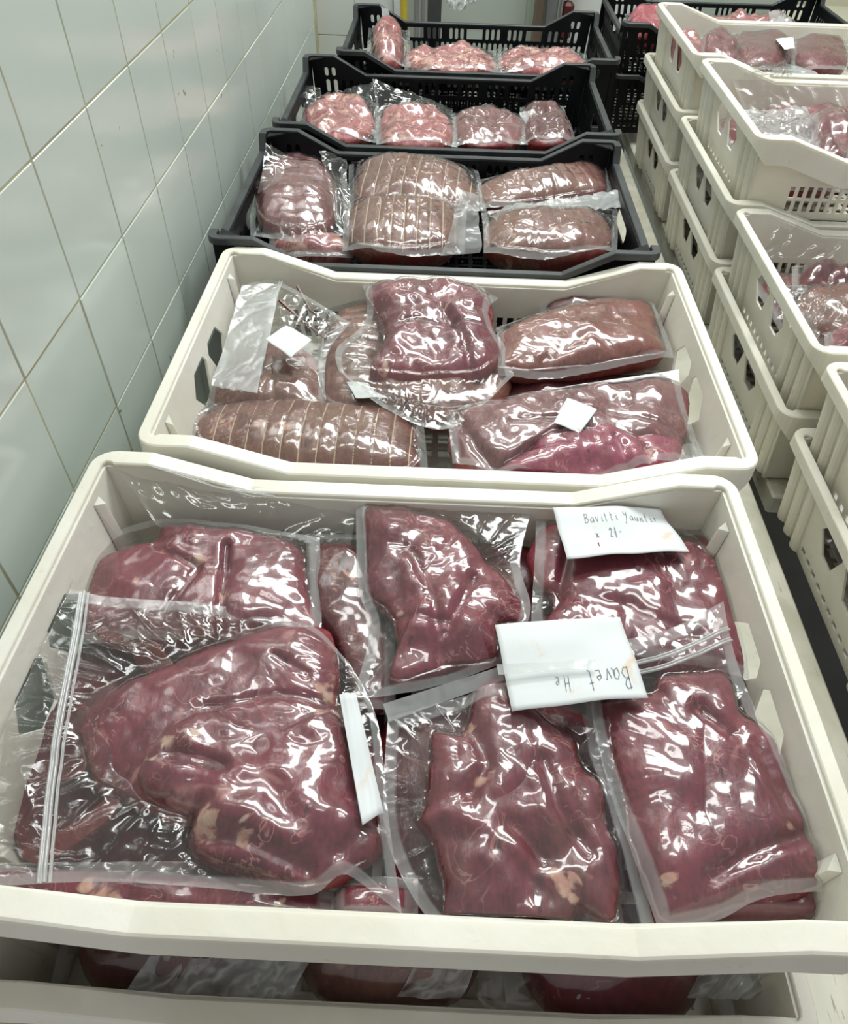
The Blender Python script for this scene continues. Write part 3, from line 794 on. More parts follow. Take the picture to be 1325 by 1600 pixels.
GL = {  # pencil letter strokes in a unit box, y up
 'B': [[(.1, 0), (.1, 1)], [(.0, .95), (.4, 1), (.5, .8), (.35, .58), (.1, .52), (.45, .48), (.6, .25), (.4, .02), (.05, .03)]],
 'a': [[(.5, .5), (.25, .55), (.05, .3), (.15, .02), (.4, .1), (.5, .5), (.5, .1), (.65, .0)]],
 'V': [[(.0, .6), (.2, 0), (.45, .65)]], 'v': [[(.0, .5), (.2, 0), (.4, .55), (.5, .5)]],
 'i': [[(.1, .5), (.1, .05), (.3, .05)], [(.1, .72), (.12, .76)]],
 'l': [[(.0, .1), (.3, .9), (.15, 1), (.1, .1), (.3, 0)]],
 't': [[(.15, 1), (.15, .05), (.35, 0)], [(.0, .62), (.35, .66)]],
 'e': [[(.05, .3), (.4, .35), (.3, .55), (.05, .4), (.1, .05), (.45, .05)]],
 'Y': [[(.0, 1), (.15, .6), (.4, .7)], [(.5, 1), (.35, .4), (.1, -.4), (-.05, -.3)]],
 'u': [[(.05, .5), (.1, .05), (.35, .05), (.45, .5), (.5, .05)]], 'n': [[(.05, 0), (.1, .5), (.15, .3), (.35, .5), (.4, 0), (.55, .05)]],
 's': [[(.35, .5), (.1, .45), (.3, .2), (.05, .02)]], 'x': [[(.0, .5), (.4, 0)], [(.4, .5), (.0, 0)]],
 '2': [[(.0, .8), (.25, 1), (.4, .75), (.05, .05), (.45, .05)]], '1': [[(.2, 1), (.15, -.1)]], 'c': [[(.4, .45), (.1, .45), (.05, .1), (.4, .05)]],
 'H': [[(.05, 1), (.0, 0)], [(.5, 1), (.45, 0)], [(.0, .5), (.5, .5)]], 'r': [[(.05, 0), (.1, .5), (.35, .5)]], '-': [[(0, .35), (.4, .35)]], ' ': [],
 '*': [[(.1, .3), (.25, .55), (.3, .3), (.1, .3)], [(.22, .3), (.22, -.05)]]}
def write(root, surf, text, a0, b0, size, adv, slant=.15, flip=False, ink=None, w_=.00045, rise=0.0, aspect=1.0):
    mb = MB(); a = a0
    for i, ch in enumerate(text):
        for st in GL[ch]:
            P = []
            for x, y in st:
                X = (x+slant*y)*size*aspect; Yv = y*size
                aa = (a+X) if not flip else (a-X); bb = (b0-Yv-rise*(a-a0)) if not flip else (b0+Yv)
                P.append(surf(min(.99, max(.01, aa)), min(.99, max(.01, bb)))-ORG[root])
            Q = []
            for p, q in zip(P[:-1], P[1:]):
                for k in range(3): Q.append(p+(q-p)*k/3)
            Q.append(P[-1])
            mb.tube(Q, w_, 4)
        a += adv*(-1 if flip else 1)*(.6 if ch in 'il1' else 1)
    return mb.build('handwriting', ink or INK, root)

G1 = 'vacuum packs in the nearest white crate'
BOX[0] = (-.298, .260, .1455, .500)
# --- lower layer of the nearest crate (fills the crate, shows in the gaps)
def lower(px, z, T, seed, label, group, mat=None, parentname='vacuum_pack', fat=(), p=3.2, lump=.25, B=.026, nt=90, nr=22, film=True):
    m = Meat(px, z, T, B, p, seed, lump, fat=fat)
    root = pack(parentname, label, group, (m.c[0], m.c[1], z-B))
    m.build('meat', mat or DEEP, root, nt, nr)
    if film:
        xs = np.array(px)[:, 0]; ys = np.array(px)[:, 1]; e = 8
        bag(root, [m], [(xs.min()-e, ys.min()-e), (xs.max()+e, ys.min()-e)], [(xs.min()-e, ys.max()+e), (xs.max()+e, ys.max()+e)],
            (z-.004,)*4, nu=60, nv=60, seed=seed+3, juice=.3, mat=FILMT)
    return root
lower([(0, 1362), (60, 1360), (300, 1372), (505, 1380), (514, 1410), (505, 1443), (200, 1443), (-4, 1432)], 1.062, .016, 31,
      'dark red pack with a pale patch under the big zip bag, front left', G1, PLUM, fat=((150, 1420, 42, 1.2), (440, 1412, 15, .8)), nt=150, nr=36, lump=.15)
lower([(528, 1392), (580, 1385), (640, 1395), (645, 1430), (600, 1446), (530, 1442)], 1.062, .016, 32,
      'small dark red pack glimpsed between the zip bag and the front-centre pack', G1, PLUM)
lower([(1040, 1460), (1130, 1410), (1300, 1385), (1280, 1385), (1285, 1435), (1200, 1442), (1060, 1444)], 1.060, .018, 33,
      'dark red pack under the front-right pack, showing at the front rim', G1, PLUM)
lower([(488, 870), (520, 850), (565, 870), (600, 960), (610, 1090), (560, 1110), (520, 1010), (490, 960)], 1.058, .018, 34,
      'narrow dark pack with red fat between the back-left and centre packs', G1, DEEP, fat=((540, 905, 18, 1.), (528, 920, 9, .8)))
lower([(1150, 1040), (1205, 1070), (1262, 1260), (1285, 1380), (1225, 1390), (1180, 1200)], 1.060, .012, 35,
      'thin red-edged pack squeezed along the right wall of the nearest crate', G1, DEEP, fat=((1190, 1100, 12, .9),), B=.02, film=False)
lower([(1055, 868), (1080, 842), (1115, 846), (1135, 870), (1140, 905), (1080, 915)], 1.068, .012, 36,
      'small dark end of meat with yellow fat right of the upper note', G1, DEEP, fat=((1120, 868, 6, 1.), (1128, 876, 5, 1.)), B=.02)
lower([(610, 1120), (900, 1110), (960, 1400), (640, 1420)], 1.032, .016, 37, 'dark pack hidden beneath the front-centre pack', G1, DEEP, B=.02, film=False)
lower([(20, 1010), (500, 1010), (560, 1350), (60, 1350)], 1.032, .020, 38, 'dark pack hidden beneath the big zip bag', G1, DEEP, B=.02, film=False)
lower([(960, 1120), (1170, 1120), (1240, 1360), (1010, 1400)], 1.032, .018, 39, 'dark pack hidden beneath the front-right pack', G1, DEEP, B=.02, film=False)
lower([(620, 850), (780, 850), (1080, 900), (1120, 1010), (600, 1040)], 1.032, .014, 40, 'dark pack beneath the two back packs', G1, DEEP, B=.02, film=False)
lower([(190, 880), (450, 880), (480, 990), (160, 990)], 1.032, .014, 41, 'dark pack beneath the back-left pack', G1, DEEP, B=.02, film=False)

# --- B : back-left pack
root = pack('vacuum_pack', 'back-left pack of plum meat with a clear film flap leaning on the crate wall', G1, pt(330, 910, 1.055))
mB1 = Meat([(150, 880), (190, 862), (240, 852), (262, 826), (340, 832), (420, 842), (468, 862), (482, 930), (492, 1010), (300, 1030), (140, 1000), (138, 925)], 1.066, .021, .02, 4, 11, .24,
           folds=[([(355, 855), (345, 960)], .010, .004), ([(240, 855), (310, 890), (260, 960)], .006, .004)], fat=((310, 872, 12, .9), (215, 915, 8, .8), (350, 930, 8, .9), (250, 860, 9, .7)))
mB1.build('meat', PLUM, root)
bag(root, [mB1], [(132, 868), (240, 815), (500, 842)], [(110, 1010), (505, 1020)], (1.066,)*4, seed=12, juice=.35, nu=150, nv=90, mat=FILM)
sheet(root, [pty(178, 728, .508), pty(556, 782, .512), pty(548, 852, .470), pty(248, 822, .462)], 80, 40, 5, .003, FILM)
ribbon(root, [pty(240, 729, .500), pty(340, 762, .502), pty(430, 776, .502)], .003, ZIP, 'bag_edge', .0008)
# --- D : centre back pack
root = pack('vacuum_pack', 'centre-back pack: a steep plum-red slab with pale streaks in a sealed clear bag', G1, pt(690, 930, 1.055))
mD = Meat([(568, 806), (610, 800), (648, 806), (700, 818), (738, 852), (760, 885), (788, 905), (822, 972), (780, 988), (772, 1042), (700, 1052), (640, 1074), (608, 1062), (622, 1010), (604, 962), (572, 930), (572, 870)],
          1.078, .022, .02, 3.4, 21, .34, folds=[([(640, 860), (680, 950), (690, 1030)], .006, .006), ([(740, 900), (700, 990)], .007, .005), ([(610, 960), (700, 975)], .004, .004)],
          fat=((625, 950, 6, .7), (585, 880, 5, .8), (650, 830, 5, .5), (690, 1022, 8, .8)))
mD.build('meat', PLUM, root, 200, 54)
bag(root, [mD], [(556, 772), (700, 782), (832, 792)], [(552, 1096), (640, 1092), (790, 1046)], (1.082, 1.082, 1.076, 1.072), left=[(556, 772), (560, 920), (578, 990), (552, 1096)], right=[(832, 792), (812, 880), (828, 960), (790, 1046)],
    seed=22, juice=.5, nu=170, nv=190, wr=.0026)
# --- E : back-right pack
root = pack('vacuum_pack', 'back-right plum meat pack lying under the upper handwritten note', G1, pt(1000, 930, 1.05))
mE = Meat([(822, 880), (836, 842), (868, 824), (960, 830), (1080, 850), (1120, 880), (1148, 935), (1165, 1000), (1165, 1060), (1050, 1060), (900, 1020), (842, 990), (866, 946), (838, 918)], 1.068, .022, .02, 3.6, 23, .2,
          folds=[([(890, 850), (870, 940)], .008, .005), ([(880, 930), (980, 950), (1090, 1000)], .004, .008)], fat=((850, 918, 6, 1.), (1120, 870, 5, .8)))
mE.build('meat', PLUM, root, 180, 44)
bag(root, [mE], [(838, 800), (1060, 822)], [(828, 1010), (1175, 1070)], (1.076, 1.072, 1.068, 1.068), seed=24, juice=.4, right=[(1060, 822), (1150, 900), (1175, 1070)], nu=140, nv=110, mat=FILMT)
# --- A : big zip bag, front left
root = pack('zip_bag', 'big clear zip bag at the front left holding two overlapping plum-red steaks and blood', G1, pt(330, 1200, 1.06))
mA1 = Meat([(125, 1150), (142, 1108), (200, 1075), (300, 1030), (390, 998), (455, 984), (518, 990), (530, 1050), (530, 1130), (555, 1230), (420, 1300), (285, 1292), (215, 1265), (165, 1245), (138, 1200)],
           1.074, .022, .02, 4.2, 41, .16, folds=[([(330, 1110), (430, 1090), (520, 1100)], .004, .005), ([(430, 1030), (480, 1060)], .004, .004)], fat=((508, 1078, 15, 1.2), (500, 1112, 16, .9), (520, 1050, 10, .7)))
mA1.build('steak', PLUM, root, 220, 60)
mA2 = Meat([(218, 1195), (250, 1150), (310, 1118), (370, 1125), (450, 1135), (520, 1120), (552, 1180), (570, 1245), (592, 1300), (585, 1345), (505, 1392), (405, 1378), (320, 1352), (296, 1318), (300, 1282), (240, 1262), (215, 1235)],
           1.079, .026, .02, 3.4, 43, .26, folds=[([(300, 1300), (380, 1310), (480, 1350)], .008, .006), ([(270, 1180), (350, 1200)], .009, .006), ([(530, 1330), (590, 1270)], .006, .006), ([(420, 1220), (470, 1290)], .003, .008)],
           fat=((262, 1160, 18, .85), (300, 1140, 14, .8), (235, 1180, 12, .9), (322, 1282, 18, 1.2), (540, 1330, 12, .9), (380, 1300, 14, .75), (490, 1382, 12, .9), (330, 1205, 12, .6), (420, 1355, 12, .6), (325, 1345, 12, .8)))
mA2.build('steak', PLUM, root, 240, 60)
XA = bag(root, [mA1, mA2], [(48, 900), (150, 930), (330, 945), (470, 975), (545, 1035)], [(-48, 1388), (150, 1378), (330, 1388), (480, 1404), (545, 1378), (628, 1432)],
         (1.098, 1.078, 1.074, 1.098), left=[(48, 900), (-12, 1150), (-48, 1388)], right=[(545, 1035), (590, 1130), (608, 1290), (628, 1432)], nu=260, nv=220, seed=44, juice=.62, wr=.0030, gap=.009)
def on_bag(B, a, b):
    X, Y, Z = B[0], B[1], B[2]; j = int(b*(X.shape[0]-1)); i = int(a*(X.shape[1]-1)); return (X[j, i], Y[j, i], Z[j, i])
ribbon(XA[5], [on_bag(XA, .165, q) for q in np.linspace(0, 1, 16)], .006, ZIP, 'zip_strip', .0016)
ribbon(XA[5], [on_bag(XA, .185, q) for q in np.linspace(0, 1, 16)], .002, ZIP, 'zip_strip', .0012)
# blood smears inside the bag
for (px, sd) in (([(150, 985), (185, 960), (225, 975), (250, 1010), (275, 1045), (250, 1060), (215, 1040), (200, 1010), (170, 1005)], 3), ([(30, 1330), (90, 1300), (150, 1265), (170, 1240), (190, 1250), (170, 1280), (110, 1325), (60, 1350)], 5), ([(75, 1160), (110, 1110), (140, 1105), (130, 1150), (135, 1200), (100, 1220), (70, 1210)], 6)):
    mm = Meat(px, 1.0765, .0012, .001, 2, sd, .5); mm.build('blood_smear', mk_meat('blood', (.055, .004, .003), (.10, .008, .006), (.2, .03, .02), .2) if sd == 3 else bpy.data.materials['blood'], root, 60, 10)
nA, _ = note('white paper slip caught beside the right edge of the big zip bag', [(530, 1085), (556, 1082), (600, 1270), (566, 1290)], 1.1, zs=(1.100, 1.098, 1.094, 1.102), bend=.003, seed=8)
# --- F : front-centre
root = pack('vacuum_pack', 'front-centre pack: lobed plum-brown slab with a pale fat knob at its lower right', G1, pt(790, 1270, 1.06))
mF = Meat([(738, 1100), (752, 1068), (782, 1060), (812, 1092), (862, 1130), (896, 1160), (908, 1205), (940, 1232), (948, 1290), (966, 1350), (962, 1446), (905, 1425), (880, 1456), (790, 1462), (700, 1458), (692, 1400), (680, 1340), (665, 1305), (650, 1290), (660, 1268), (668, 1190), (675, 1150), (722, 1148)],
          1.080, .020, .018, 3.2, 51, .36, folds=[([(745, 1150), (760, 1200), (735, 1240)], .006, .006), ([(850, 1190), (870, 1260), (920, 1330)], .007, .006), ([(800, 1290), (850, 1340)], .006, .006), ([(700, 1300), (780, 1330), (860, 1400)], .004, .008)],
          fat=((768, 1208, 9, 1.), (750, 1216, 9, .9), (868, 1362, 9, 1.2), (888, 1378, 13, 1.4), (898, 1395, 8, 1.2), (735, 1130, 9, .9), (738, 1150, 6, .8), (960, 1440, 8, .8), (630, 1286, 8, .8), (815, 1180, 5, .4)))
mF.build('meat', PLUMB, root, 230, 58)
XF = bag(root, [mF], [(606, 1122), (690, 1098), (800, 1075), (925, 1100)], [(690, 1470), (850, 1478), (1022, 1474)], (1.084, 1.088, 1.070, 1.070), left=[(606, 1122), (600, 1290), (640, 1400), (690, 1470)], right=[(925, 1100), (945, 1200), (985, 1330), (1022, 1474)],
    nu=190, nv=200, seed=52, juice=.6, wr=.0026)
sheet(root, [pt(598, 1100, 1.094), pt(785, 1040, 1.100), pt(790, 1062, 1.094), pt(608, 1128, 1.088)], 60, 14, 9, .002, HAZY)
sheet(root, [pt(776, 1038, 1.116), pt(930, 1030, 1.116), pt(932, 1044, 1.115), pt(779, 1054, 1.114)], 40, 8, 14, .0005, HAZY)
# --- G : front-right
root = pack('zip_bag', 'front-right zip bag with a broad dark plum slab reaching the right wall', G1, pt(1120, 1260, 1.06))
mG = Meat([(938, 1120), (946, 1100), (1010, 1090), (1026, 1062), (1060, 1056), (1130, 1060), (1152, 1118), (1205, 1160), (1238, 1245), (1285, 1310), (1312, 1372), (1250, 1400), (1178, 1412), (1105, 1438), (1032, 1450), (1005, 1390), (980, 1320), (968, 1250), (948, 1180)],
          1.080, .024, .018, 4.0, 61, .17, folds=[([(1110, 1370), (1160, 1340), (1260, 1300)], .008, .006), ([(1090, 1110), (1140, 1150)], .007, .006), ([(1180, 1170), (1230, 1260)], .004, .006)],
          fat=((1045, 1372, 10, 1.), (1060, 1290, 4, .7), (1056, 1330, 4, .7), (1235, 1290, 6, .8), (1110, 1228, 4, .8), (960, 1165, 7, .7)))
mG.build('meat', PLUM, root, 240, 60)
XG = bag(root, [mG], [(925, 1010), (1040, 985), (1130, 940)], [(1020, 1468), (1110, 1448), (1185, 1414), (1318, 1398)], (1.100, 1.096, 1.078, 1.072), left=[(925, 1010), (925, 1120), (965, 1280), (1020, 1468)], right=[(1130, 940), (1160, 1060), (1260, 1280), (1318, 1398)],
    nu=200, nv=230, seed=62, juice=.5, wr=.0026)
for a in (.09, .125): ribbon(XG[5], [on_bag(XG, q, a) for q in np.linspace(0, 1, 14)], .004, ZIP, 'zip_strip', .0014)
# notes
n1, s1 = note('upper handwritten paper note on the back-right pack', [(864, 792), (1032, 794), (1078, 862), (886, 874)], 1.1, zs=(1.100, 1.098, 1.100, 1.104), bend=.004, seed=2)
write(n1, s1, 'BaVitti Yauntis', .24, .34, .17, .050, aspect=.36, rise=.10, w_=.00022)
write(n1, s1, 'x  21', .30, .62, .17, .040, aspect=.30, w_=.00032); write(n1, s1, '--', .46, .58, .13, .045, aspect=.3, w_=.0003)
write(n1, s1, '*', .28, .80, .14, .04, aspect=.25, ink=RED_INK, w_=.0004)
n2, s2 = note('lower stained paper note with upside-down pencil writing', [(773, 978), (968, 966), (1014, 1088), (800, 1110)], 1.11, zs=(1.106, 1.104, 1.112, 1.108), bend=.003, seed=6)
write(n2, s2, 'Bavet ', .92, .64, .25, .07, flip=True, aspect=.36, w_=.00026)
write(n2, s2, 'He', .46, .68, .18, .07, flip=True, aspect=.36, w_=.00022)

# ------------------------------------------------------------------ second white crate
G2 = 'vacuum packs in the second white crate'
BOX[0] = (-.267, .291, .5535, .908)
def lowpack(*a, **k): return lower(*a, **k)
# f: front-left tied roast
def roast(label, group, px, z, T, ties, seed, mat=None, B=.028, fat=(), bagpx=None, p=2.4, lump=.12, nt=180, nr=44, zt=None, name='rolled_roast', wr=.002, str_=True, juice=.35, film=None, folds=()):
    m = Meat(px, z, T, B, p, seed, lump, ties=ties, fat=fat, folds=folds)
    root = pack(name, label, group, (m.c[0], m.c[1], z-B), 'roast')
    body = m.build('meat', mat or ROAST, root, nt, nr)
    if str_: m.strings(body)
    if bagpx:
        t, b = bagpx; bag(root, [m], t, b, (z-.002,)*4, seed=seed+2, juice=juice, nu=130, nv=90, wr=wr, mat=film)
    return root, m
roast('long brown roast tied with string along the front left of the second crate', G2, [(312, 660), (350, 640), (430, 634), (540, 640), (610, 650), (648, 672), (655, 708), (648, 742), (540, 752), (420, 742), (350, 720), (310, 690)],
      1.050, .030, ((330, 685), (640, 700), 11, .10), 71, fat=((345, 655, 18, 1.), (400, 668, 12, .8), (480, 665, 8, .6), (450, 670, 8, .7)), bagpx=([(298, 640), (420, 622), (660, 650)], [(290, 700), (420, 755), (670, 760)]))
roast('brown tied roast standing lengthwise between the zip bag and the central pack', G2, [(512, 520), (540, 488), (590, 484), (620, 520), (600, 600), (600, 650), (545, 652), (508, 630), (503, 570)],
      1.052, .030, ((560, 490), (555, 650), 9, .16), 72, str_=False, bagpx=([(500, 480), (625, 480)], [(495, 658), (610, 658)]))
root = pack('zip_bag', 'zip bag of crumpled clear film and brown meat, back left of second crate', G2, pt(420, 560, 1.03))
ma = Meat([(330, 640), (338, 600), (375, 560), (430, 540), (490, 560), (506, 610), (505, 652), (420, 655)], 1.048, .026, .02, 3, 73, .2)
ma.build('meat', ROAST, root, 140, 36)
XB2 = bag(root, [ma], [(378, 448), (405, 440), (440, 442), (548, 505)], [(322, 645), (420, 660), (512, 655)], (1.092, 1.084, 1.052, 1.052), left=[(378, 448), (345, 560), (322, 645)], right=[(548, 505), (510, 560), (512, 655)], nu=150, nv=150, seed=74, juice=.25, wr=.0045, mat=FILM)
ribbon(XB2[5], [on_bag(XB2, q, r) for q, r in zip(np.linspace(.34, .42, 12), np.linspace(0, .75, 12))], .006, ZIP, 'zip_strip', .002)
sheet(root, [pt(378, 446, 1.098), pt(440, 440, 1.098), pt(402, 612, 1.084), pt(330, 600, 1.078)], 40, 60, 15, .003, HAZY)
note('small blank paper square on the zip bag in the second crate', [(447, 508), (487, 530), (455, 560), (414, 531)], 1.1, zs=(1.101, 1.098, 1.098, 1.103), bend=.0015, seed=4)
root = pack('vacuum_pack', 'large pink-topped pack piled highest in the middle of the second crate', G2, pt(670, 540, 1.03))
mc0 = Meat([(548, 590), (620, 585), (740, 585), (795, 600), (790, 625), (760, 650), (690, 662), (600, 640), (545, 620)], 1.060, .024, .03, 3, 75, .3, fat=((770, 600, 12, .8),))
mc0.build('meat', ROAST, root, 120, 30)
mc1 = Meat([(572, 475), (590, 452), (640, 446), (720, 452), (765, 476), (770, 515), (780, 560), (750, 592), (660, 596), (580, 590), (600, 540), (588, 500)], 1.082, .030, .03, 3.2, 76, .3,
           folds=[([(690, 480), (725, 530), (740, 580)], .010, .006), ([(600, 520), (650, 500), (760, 510)], .006, .006)], fat=((600, 560, 12, .9), (592, 580, 10, .9), (640, 510, 9, .7), (748, 575, 14, .8), (700, 478, 8, .6)))
mc1.build('meat', PLUM, root, 190, 50)
bag(root, [mc1, mc0], [(566, 446), (660, 434), (778, 470)], [(530, 600), (600, 660), (700, 692), (800, 610)], (1.084, 1.082, 1.062, 1.062), left=[(566, 446), (572, 510), (528, 560), (530, 600)], right=[(778, 470), (760, 520), (788, 570), (800, 610)],
    nu=170, nv=170, seed=77, juice=.5, wr=.0035)
note('blank paper slip low in the film of the central pack of the second crate', [(541, 597), (590, 600), (606, 622), (556, 622)], 1.075, bend=.0015, seed=5)
root = pack('vacuum_pack', 'brownish flat pack at the back right of the second crate', G2, pt(900, 530, 1.04))
md = Meat([(782, 528), (850, 500), (920, 484), (1010, 482), (1024, 520), (1036, 560), (985, 572), (900, 586), (782, 588), (776, 560)], 1.074, .028, .03, 3.4, 78, .15,
          folds=[([(850, 560), (920, 530), (1000, 560)], .004, .008)], fat=((980, 570, 6, .7),))
md.build('meat', mk_meat('browned_meat', (.15, .035, .026), (.22, .065, .048), (.5, .3, .2), .3, brown=(.17, .06, .04)), root, 180, 46)
bag(root, [md], [(775, 512), (900, 478), (1016, 474)], [(776, 600), (880, 602), (1050, 570)], (1.076, 1.078, 1.068, 1.068), right=[(1016, 474), (1036, 520), (1050, 570)], nu=150, nv=110, seed=79, juice=.5, wr=.002)
lower([(850, 480), (930, 472), (1012, 476), (1015, 510), (900, 520)], 1.058, .022, 80, 'dark pack behind the brownish flat pack of the second crate', G2, DEEP)
lower([(780, 598), (860, 596), (960, 592), (1020, 596), (960, 640), (800, 640)], 1.046, .016, 81, 'dark plum pack in the gap between the two right-hand packs of the second crate', G2, DEEP)
root = pack('vacuum_pack', 'front-right pack of the second crate: brown over pink meat with a square note', G2, pt(890, 680, 1.04))
me1 = Meat([(702, 672), (730, 645), (800, 632), (900, 618), (1000, 606), (1068, 612), (1074, 660), (1062, 700), (980, 715), (840, 720), (760, 760), (712, 742)], 1.068, .032, .035, 3.2, 82, .2,
           folds=[([(720, 650), (745, 700), (790, 740)], .010, .006), ([(800, 668), (950, 650), (1060, 668)], .005, .006)], fat=((1030, 670, 6, .7),))
me1.build('meat', ROSE, root, 190, 50)
me2 = Meat([(770, 752), (810, 715), (880, 688), (950, 672), (1000, 690), (1060, 700), (1052, 745), (1000, 768), (880, 775), (790, 772)], 1.066, .034, .03, 3.2, 83, .3,
           folds=[([(960, 690), (985, 740)], .010, .006), ([(1010, 700), (1020, 745)], .008, .005)], fat=((1030, 705, 16, .7), (870, 728, 5, .7)))
me2.build('meat', mk_meat('pink_plum_meat', (.20, .028, .060), (.30, .055, .10), (.6, .3, .28), .5), root, 160, 42)
bag(root, [me1, me2], [(696, 650), (820, 615), (1060, 578)], [(706, 748), (880, 785), (1100, 730)], (1.070, 1.090, 1.060, 1.058), right=[(1060, 578), (1068, 640), (1100, 730)], nu=180, nv=130, seed=84, juice=.5, wr=.003)
note('small blank paper square on the front-right pack of the second crate', [(886, 622), (933, 640), (906, 676), (865, 660)], 1.11, zs=(1.108, 1.106, 1.106, 1.108), bend=.001, seed=7)
sheet(root, [pt(1040, 700, 1.07), pt(1085, 690, 1.062), pt(1112, 740, 1.058), pt(1050, 750, 1.062)], 30, 30, 16, .004, HAZY)
# blood streaks by the zip bag
mb = MB()
for a, b, c in ((( 465, 448), (485, 485), (528, 520)), ((437, 470), (470, 500), (510, 530))):
    Q = [np.array(pt(u, v, z)) for (u, v), z in zip((a, b, c), (1.088, 1.078, 1.072))]
    mb.tube(Q, .0022, 6)
tag(place(mb.build('blood_streak', bpy.data.materials['blood'], None)), 'two thin streaks of blood beside the zip bag of the second crate', 'blood')

# ------------------------------------------------------------------ nearest black crate
G3 = 'rolled roasts in the nearest black crate'
BOX[0] = (-.295, .271, .945, 1.313)
roast('short upright rolled roast at the left wall of the nearest black crate', G3, [(404, 345), (400, 300), (415, 268), (450, 256), (500, 262), (524, 290), (526, 340), (510, 362), (470, 372), (425, 366)],
      1.075, .042, ((465, 262), (465, 360), 7, .10), 91, mat=ROSE, B=.04, bagpx=([(392, 256), (440, 232), (540, 262)], [(392, 372), (470, 384), (548, 368)]), str_=False, wr=.003)
roast('rolled roast at the centre back of the nearest black crate', G3, [(560, 320), (558, 280), (575, 258), (650, 258), (720, 270), (742, 300), (735, 328), (650, 332)],
      1.080, .036, ((565, 290), (735, 300), 8, .08), 92, B=.04, bagpx=([(545, 252), (650, 248), (745, 262)], [(545, 330), (650, 340), (760, 335)]), wr=.003)
roast('rolled roast at the centre front of the nearest black crate', G3, [(546, 385), (545, 345), (560, 324), (630, 322), (700, 326), (716, 350), (708, 392), (640, 402), (580, 400)],
      1.084, .036, ((550, 360), (712, 365), 8, .08), 93, B=.04, bagpx=([(540, 318), (630, 314), (730, 322)], [(535, 398), (640, 410), (725, 402)]), wr=.003)
roast('thin rolled roast at the back right of the nearest black crate', G3, [(748, 318), (750, 295), (800, 284), (880, 270), (938, 264), (945, 285), (940, 305), (870, 318), (790, 328)],
      1.080, .030, ((755, 306), (940, 285), 10, .08), 94, B=.04, bagpx=([(742, 285), (850, 262), (948, 256)], [(745, 332), (850, 330), (955, 312)]), str_=False)
roast('front right rolled roast with red juice in the nearest black crate', G3, [(765, 395), (758, 365), (775, 346), (850, 340), (920, 342), (950, 355), (955, 385), (930, 405), (850, 408)],
      1.084, .034, ((765, 375), (950, 375), 5, .05), 95, B=.04, fat=((800, 368, 14, .8), (870, 360, 10, .6)), bagpx=([(752, 336), (850, 320), (965, 330)], [(755, 402), (850, 415), (962, 402)]), str_=False, juice=.9, wr=.004)
lower([(430, 372), (480, 372), (540, 378), (545, 400), (470, 402), (430, 390)], 1.06, .02, 96, 'pale cut under the left rolled roast, seen through the crate slots', G3, PINK, B=.04)
fl = pack('loose_film', 'milky film flap rising between the centre and right roasts of the nearest black crate', 'loose film in the black crates', pt(725, 350, 1.09), 'plastic film')
sheet(fl, [pty(722, 296, 1.02), pty(748, 305, 1.03), pty(752, 395, .975), pty(692, 400, .965)], 40, 50, 21, .006, HAZY)
fl = pack('loose_film', 'long milky film edge lying over the thin roast in the nearest black crate', 'loose film in the black crates', pt(860, 320, 1.1), 'plastic film')
sheet(fl, [pt(762, 326, 1.098), pt(966, 296, 1.106), pt(972, 322, 1.098), pt(775, 344, 1.106)], 70, 20, 22, .004, HAZY)
fl = pack('loose_film', 'dark clear film standing between the left and centre roasts of the nearest black crate', 'loose film in the black crates', pt(530, 300, 1.08), 'plastic film')
sheet(fl, [pty(500, 232, 1.16), pty(542, 248, 1.17), pty(552, 360, 1.02), pty(528, 352, 1.02)], 30, 50, 23, .006, FILM)
fl = pack('loose_film', 'clear film curl at the left wall of the nearest black crate', 'loose film in the black crates', pt(430, 250, 1.09), 'plastic film')
sheet(fl, [pty(416, 222, 1.20), pty(452, 240, 1.20), pty(440, 280, 1.14), pty(404, 300, 1.12)], 30, 30, 24, .005, FILM)

# ------------------------------------------------------------------ middle and far black crates
G4 = 'packs in the middle black crate'
BOX[0] = (-.285, .281, 1.366, 1.734)
def lump(label, group, px, z, T, seed, mat, fat=(), bagpx=None, B=.04, zc=None, wr=.004, film=None, lum=.55):
    py_low = np.mean([q[0] for q in px]) < 930
    if py_low: T *= .62; z -= .006
    else: T *= .8
    m = Meat(px, z, T, B, 4.2, seed, lum, fat=fat); root = pack('vacuum_pack', label, group, (m.c[0], m.c[1], z-B))
    m.build('meat', mat, root, 110, 30)
    if bagpx: bag(root, [m], bagpx[0], bagpx[1], zc or (z,)*4, seed=seed+1, juice=.25, nu=80, nv=60, wr=wr, mat=film)
    return root
lump('leftmost pink pack in the middle black crate', G4, [(478, 200), (476, 178), (500, 160), (540, 158), (572, 172), (586, 200), (560, 222), (500, 220)], 1.085, .036, 101, PINK, bagpx=([(472, 160), (560, 150), (592, 168)], [(470, 215), (592, 225)]))
lump('second pack from the left in the middle black crate, pale pink and marbled', G4, [(594, 205), (600, 180), (640, 168), (680, 176), (706, 200), (700, 228), (640, 232), (600, 225)], 1.088, .034, 102, PINK, bagpx=([(588, 170), (650, 160), (715, 185)], [(588, 228), (715, 232)]))
lump('third pack from the left in the middle black crate, plum with a white slip', G4, [(710, 205), (716, 184), (760, 176), (810, 184), (818, 208), (800, 228), (730, 228)], 1.086, .030, 103, ROSE, bagpx=([(706, 178), (820, 180)], [(705, 230), (825, 228)]))
lump('rightmost small dark pack in the middle black crate', G4, [(818, 200), (816, 178), (840, 168), (862, 172), (892, 205), (890, 228), (830, 228)], 1.088, .034, 104, DEEP, fat=((830, 180, 8, .9),), bagpx=([(812, 170), (880, 166)], [(812, 228), (900, 228)]))
G4f = 'loose film in the middle black crate'
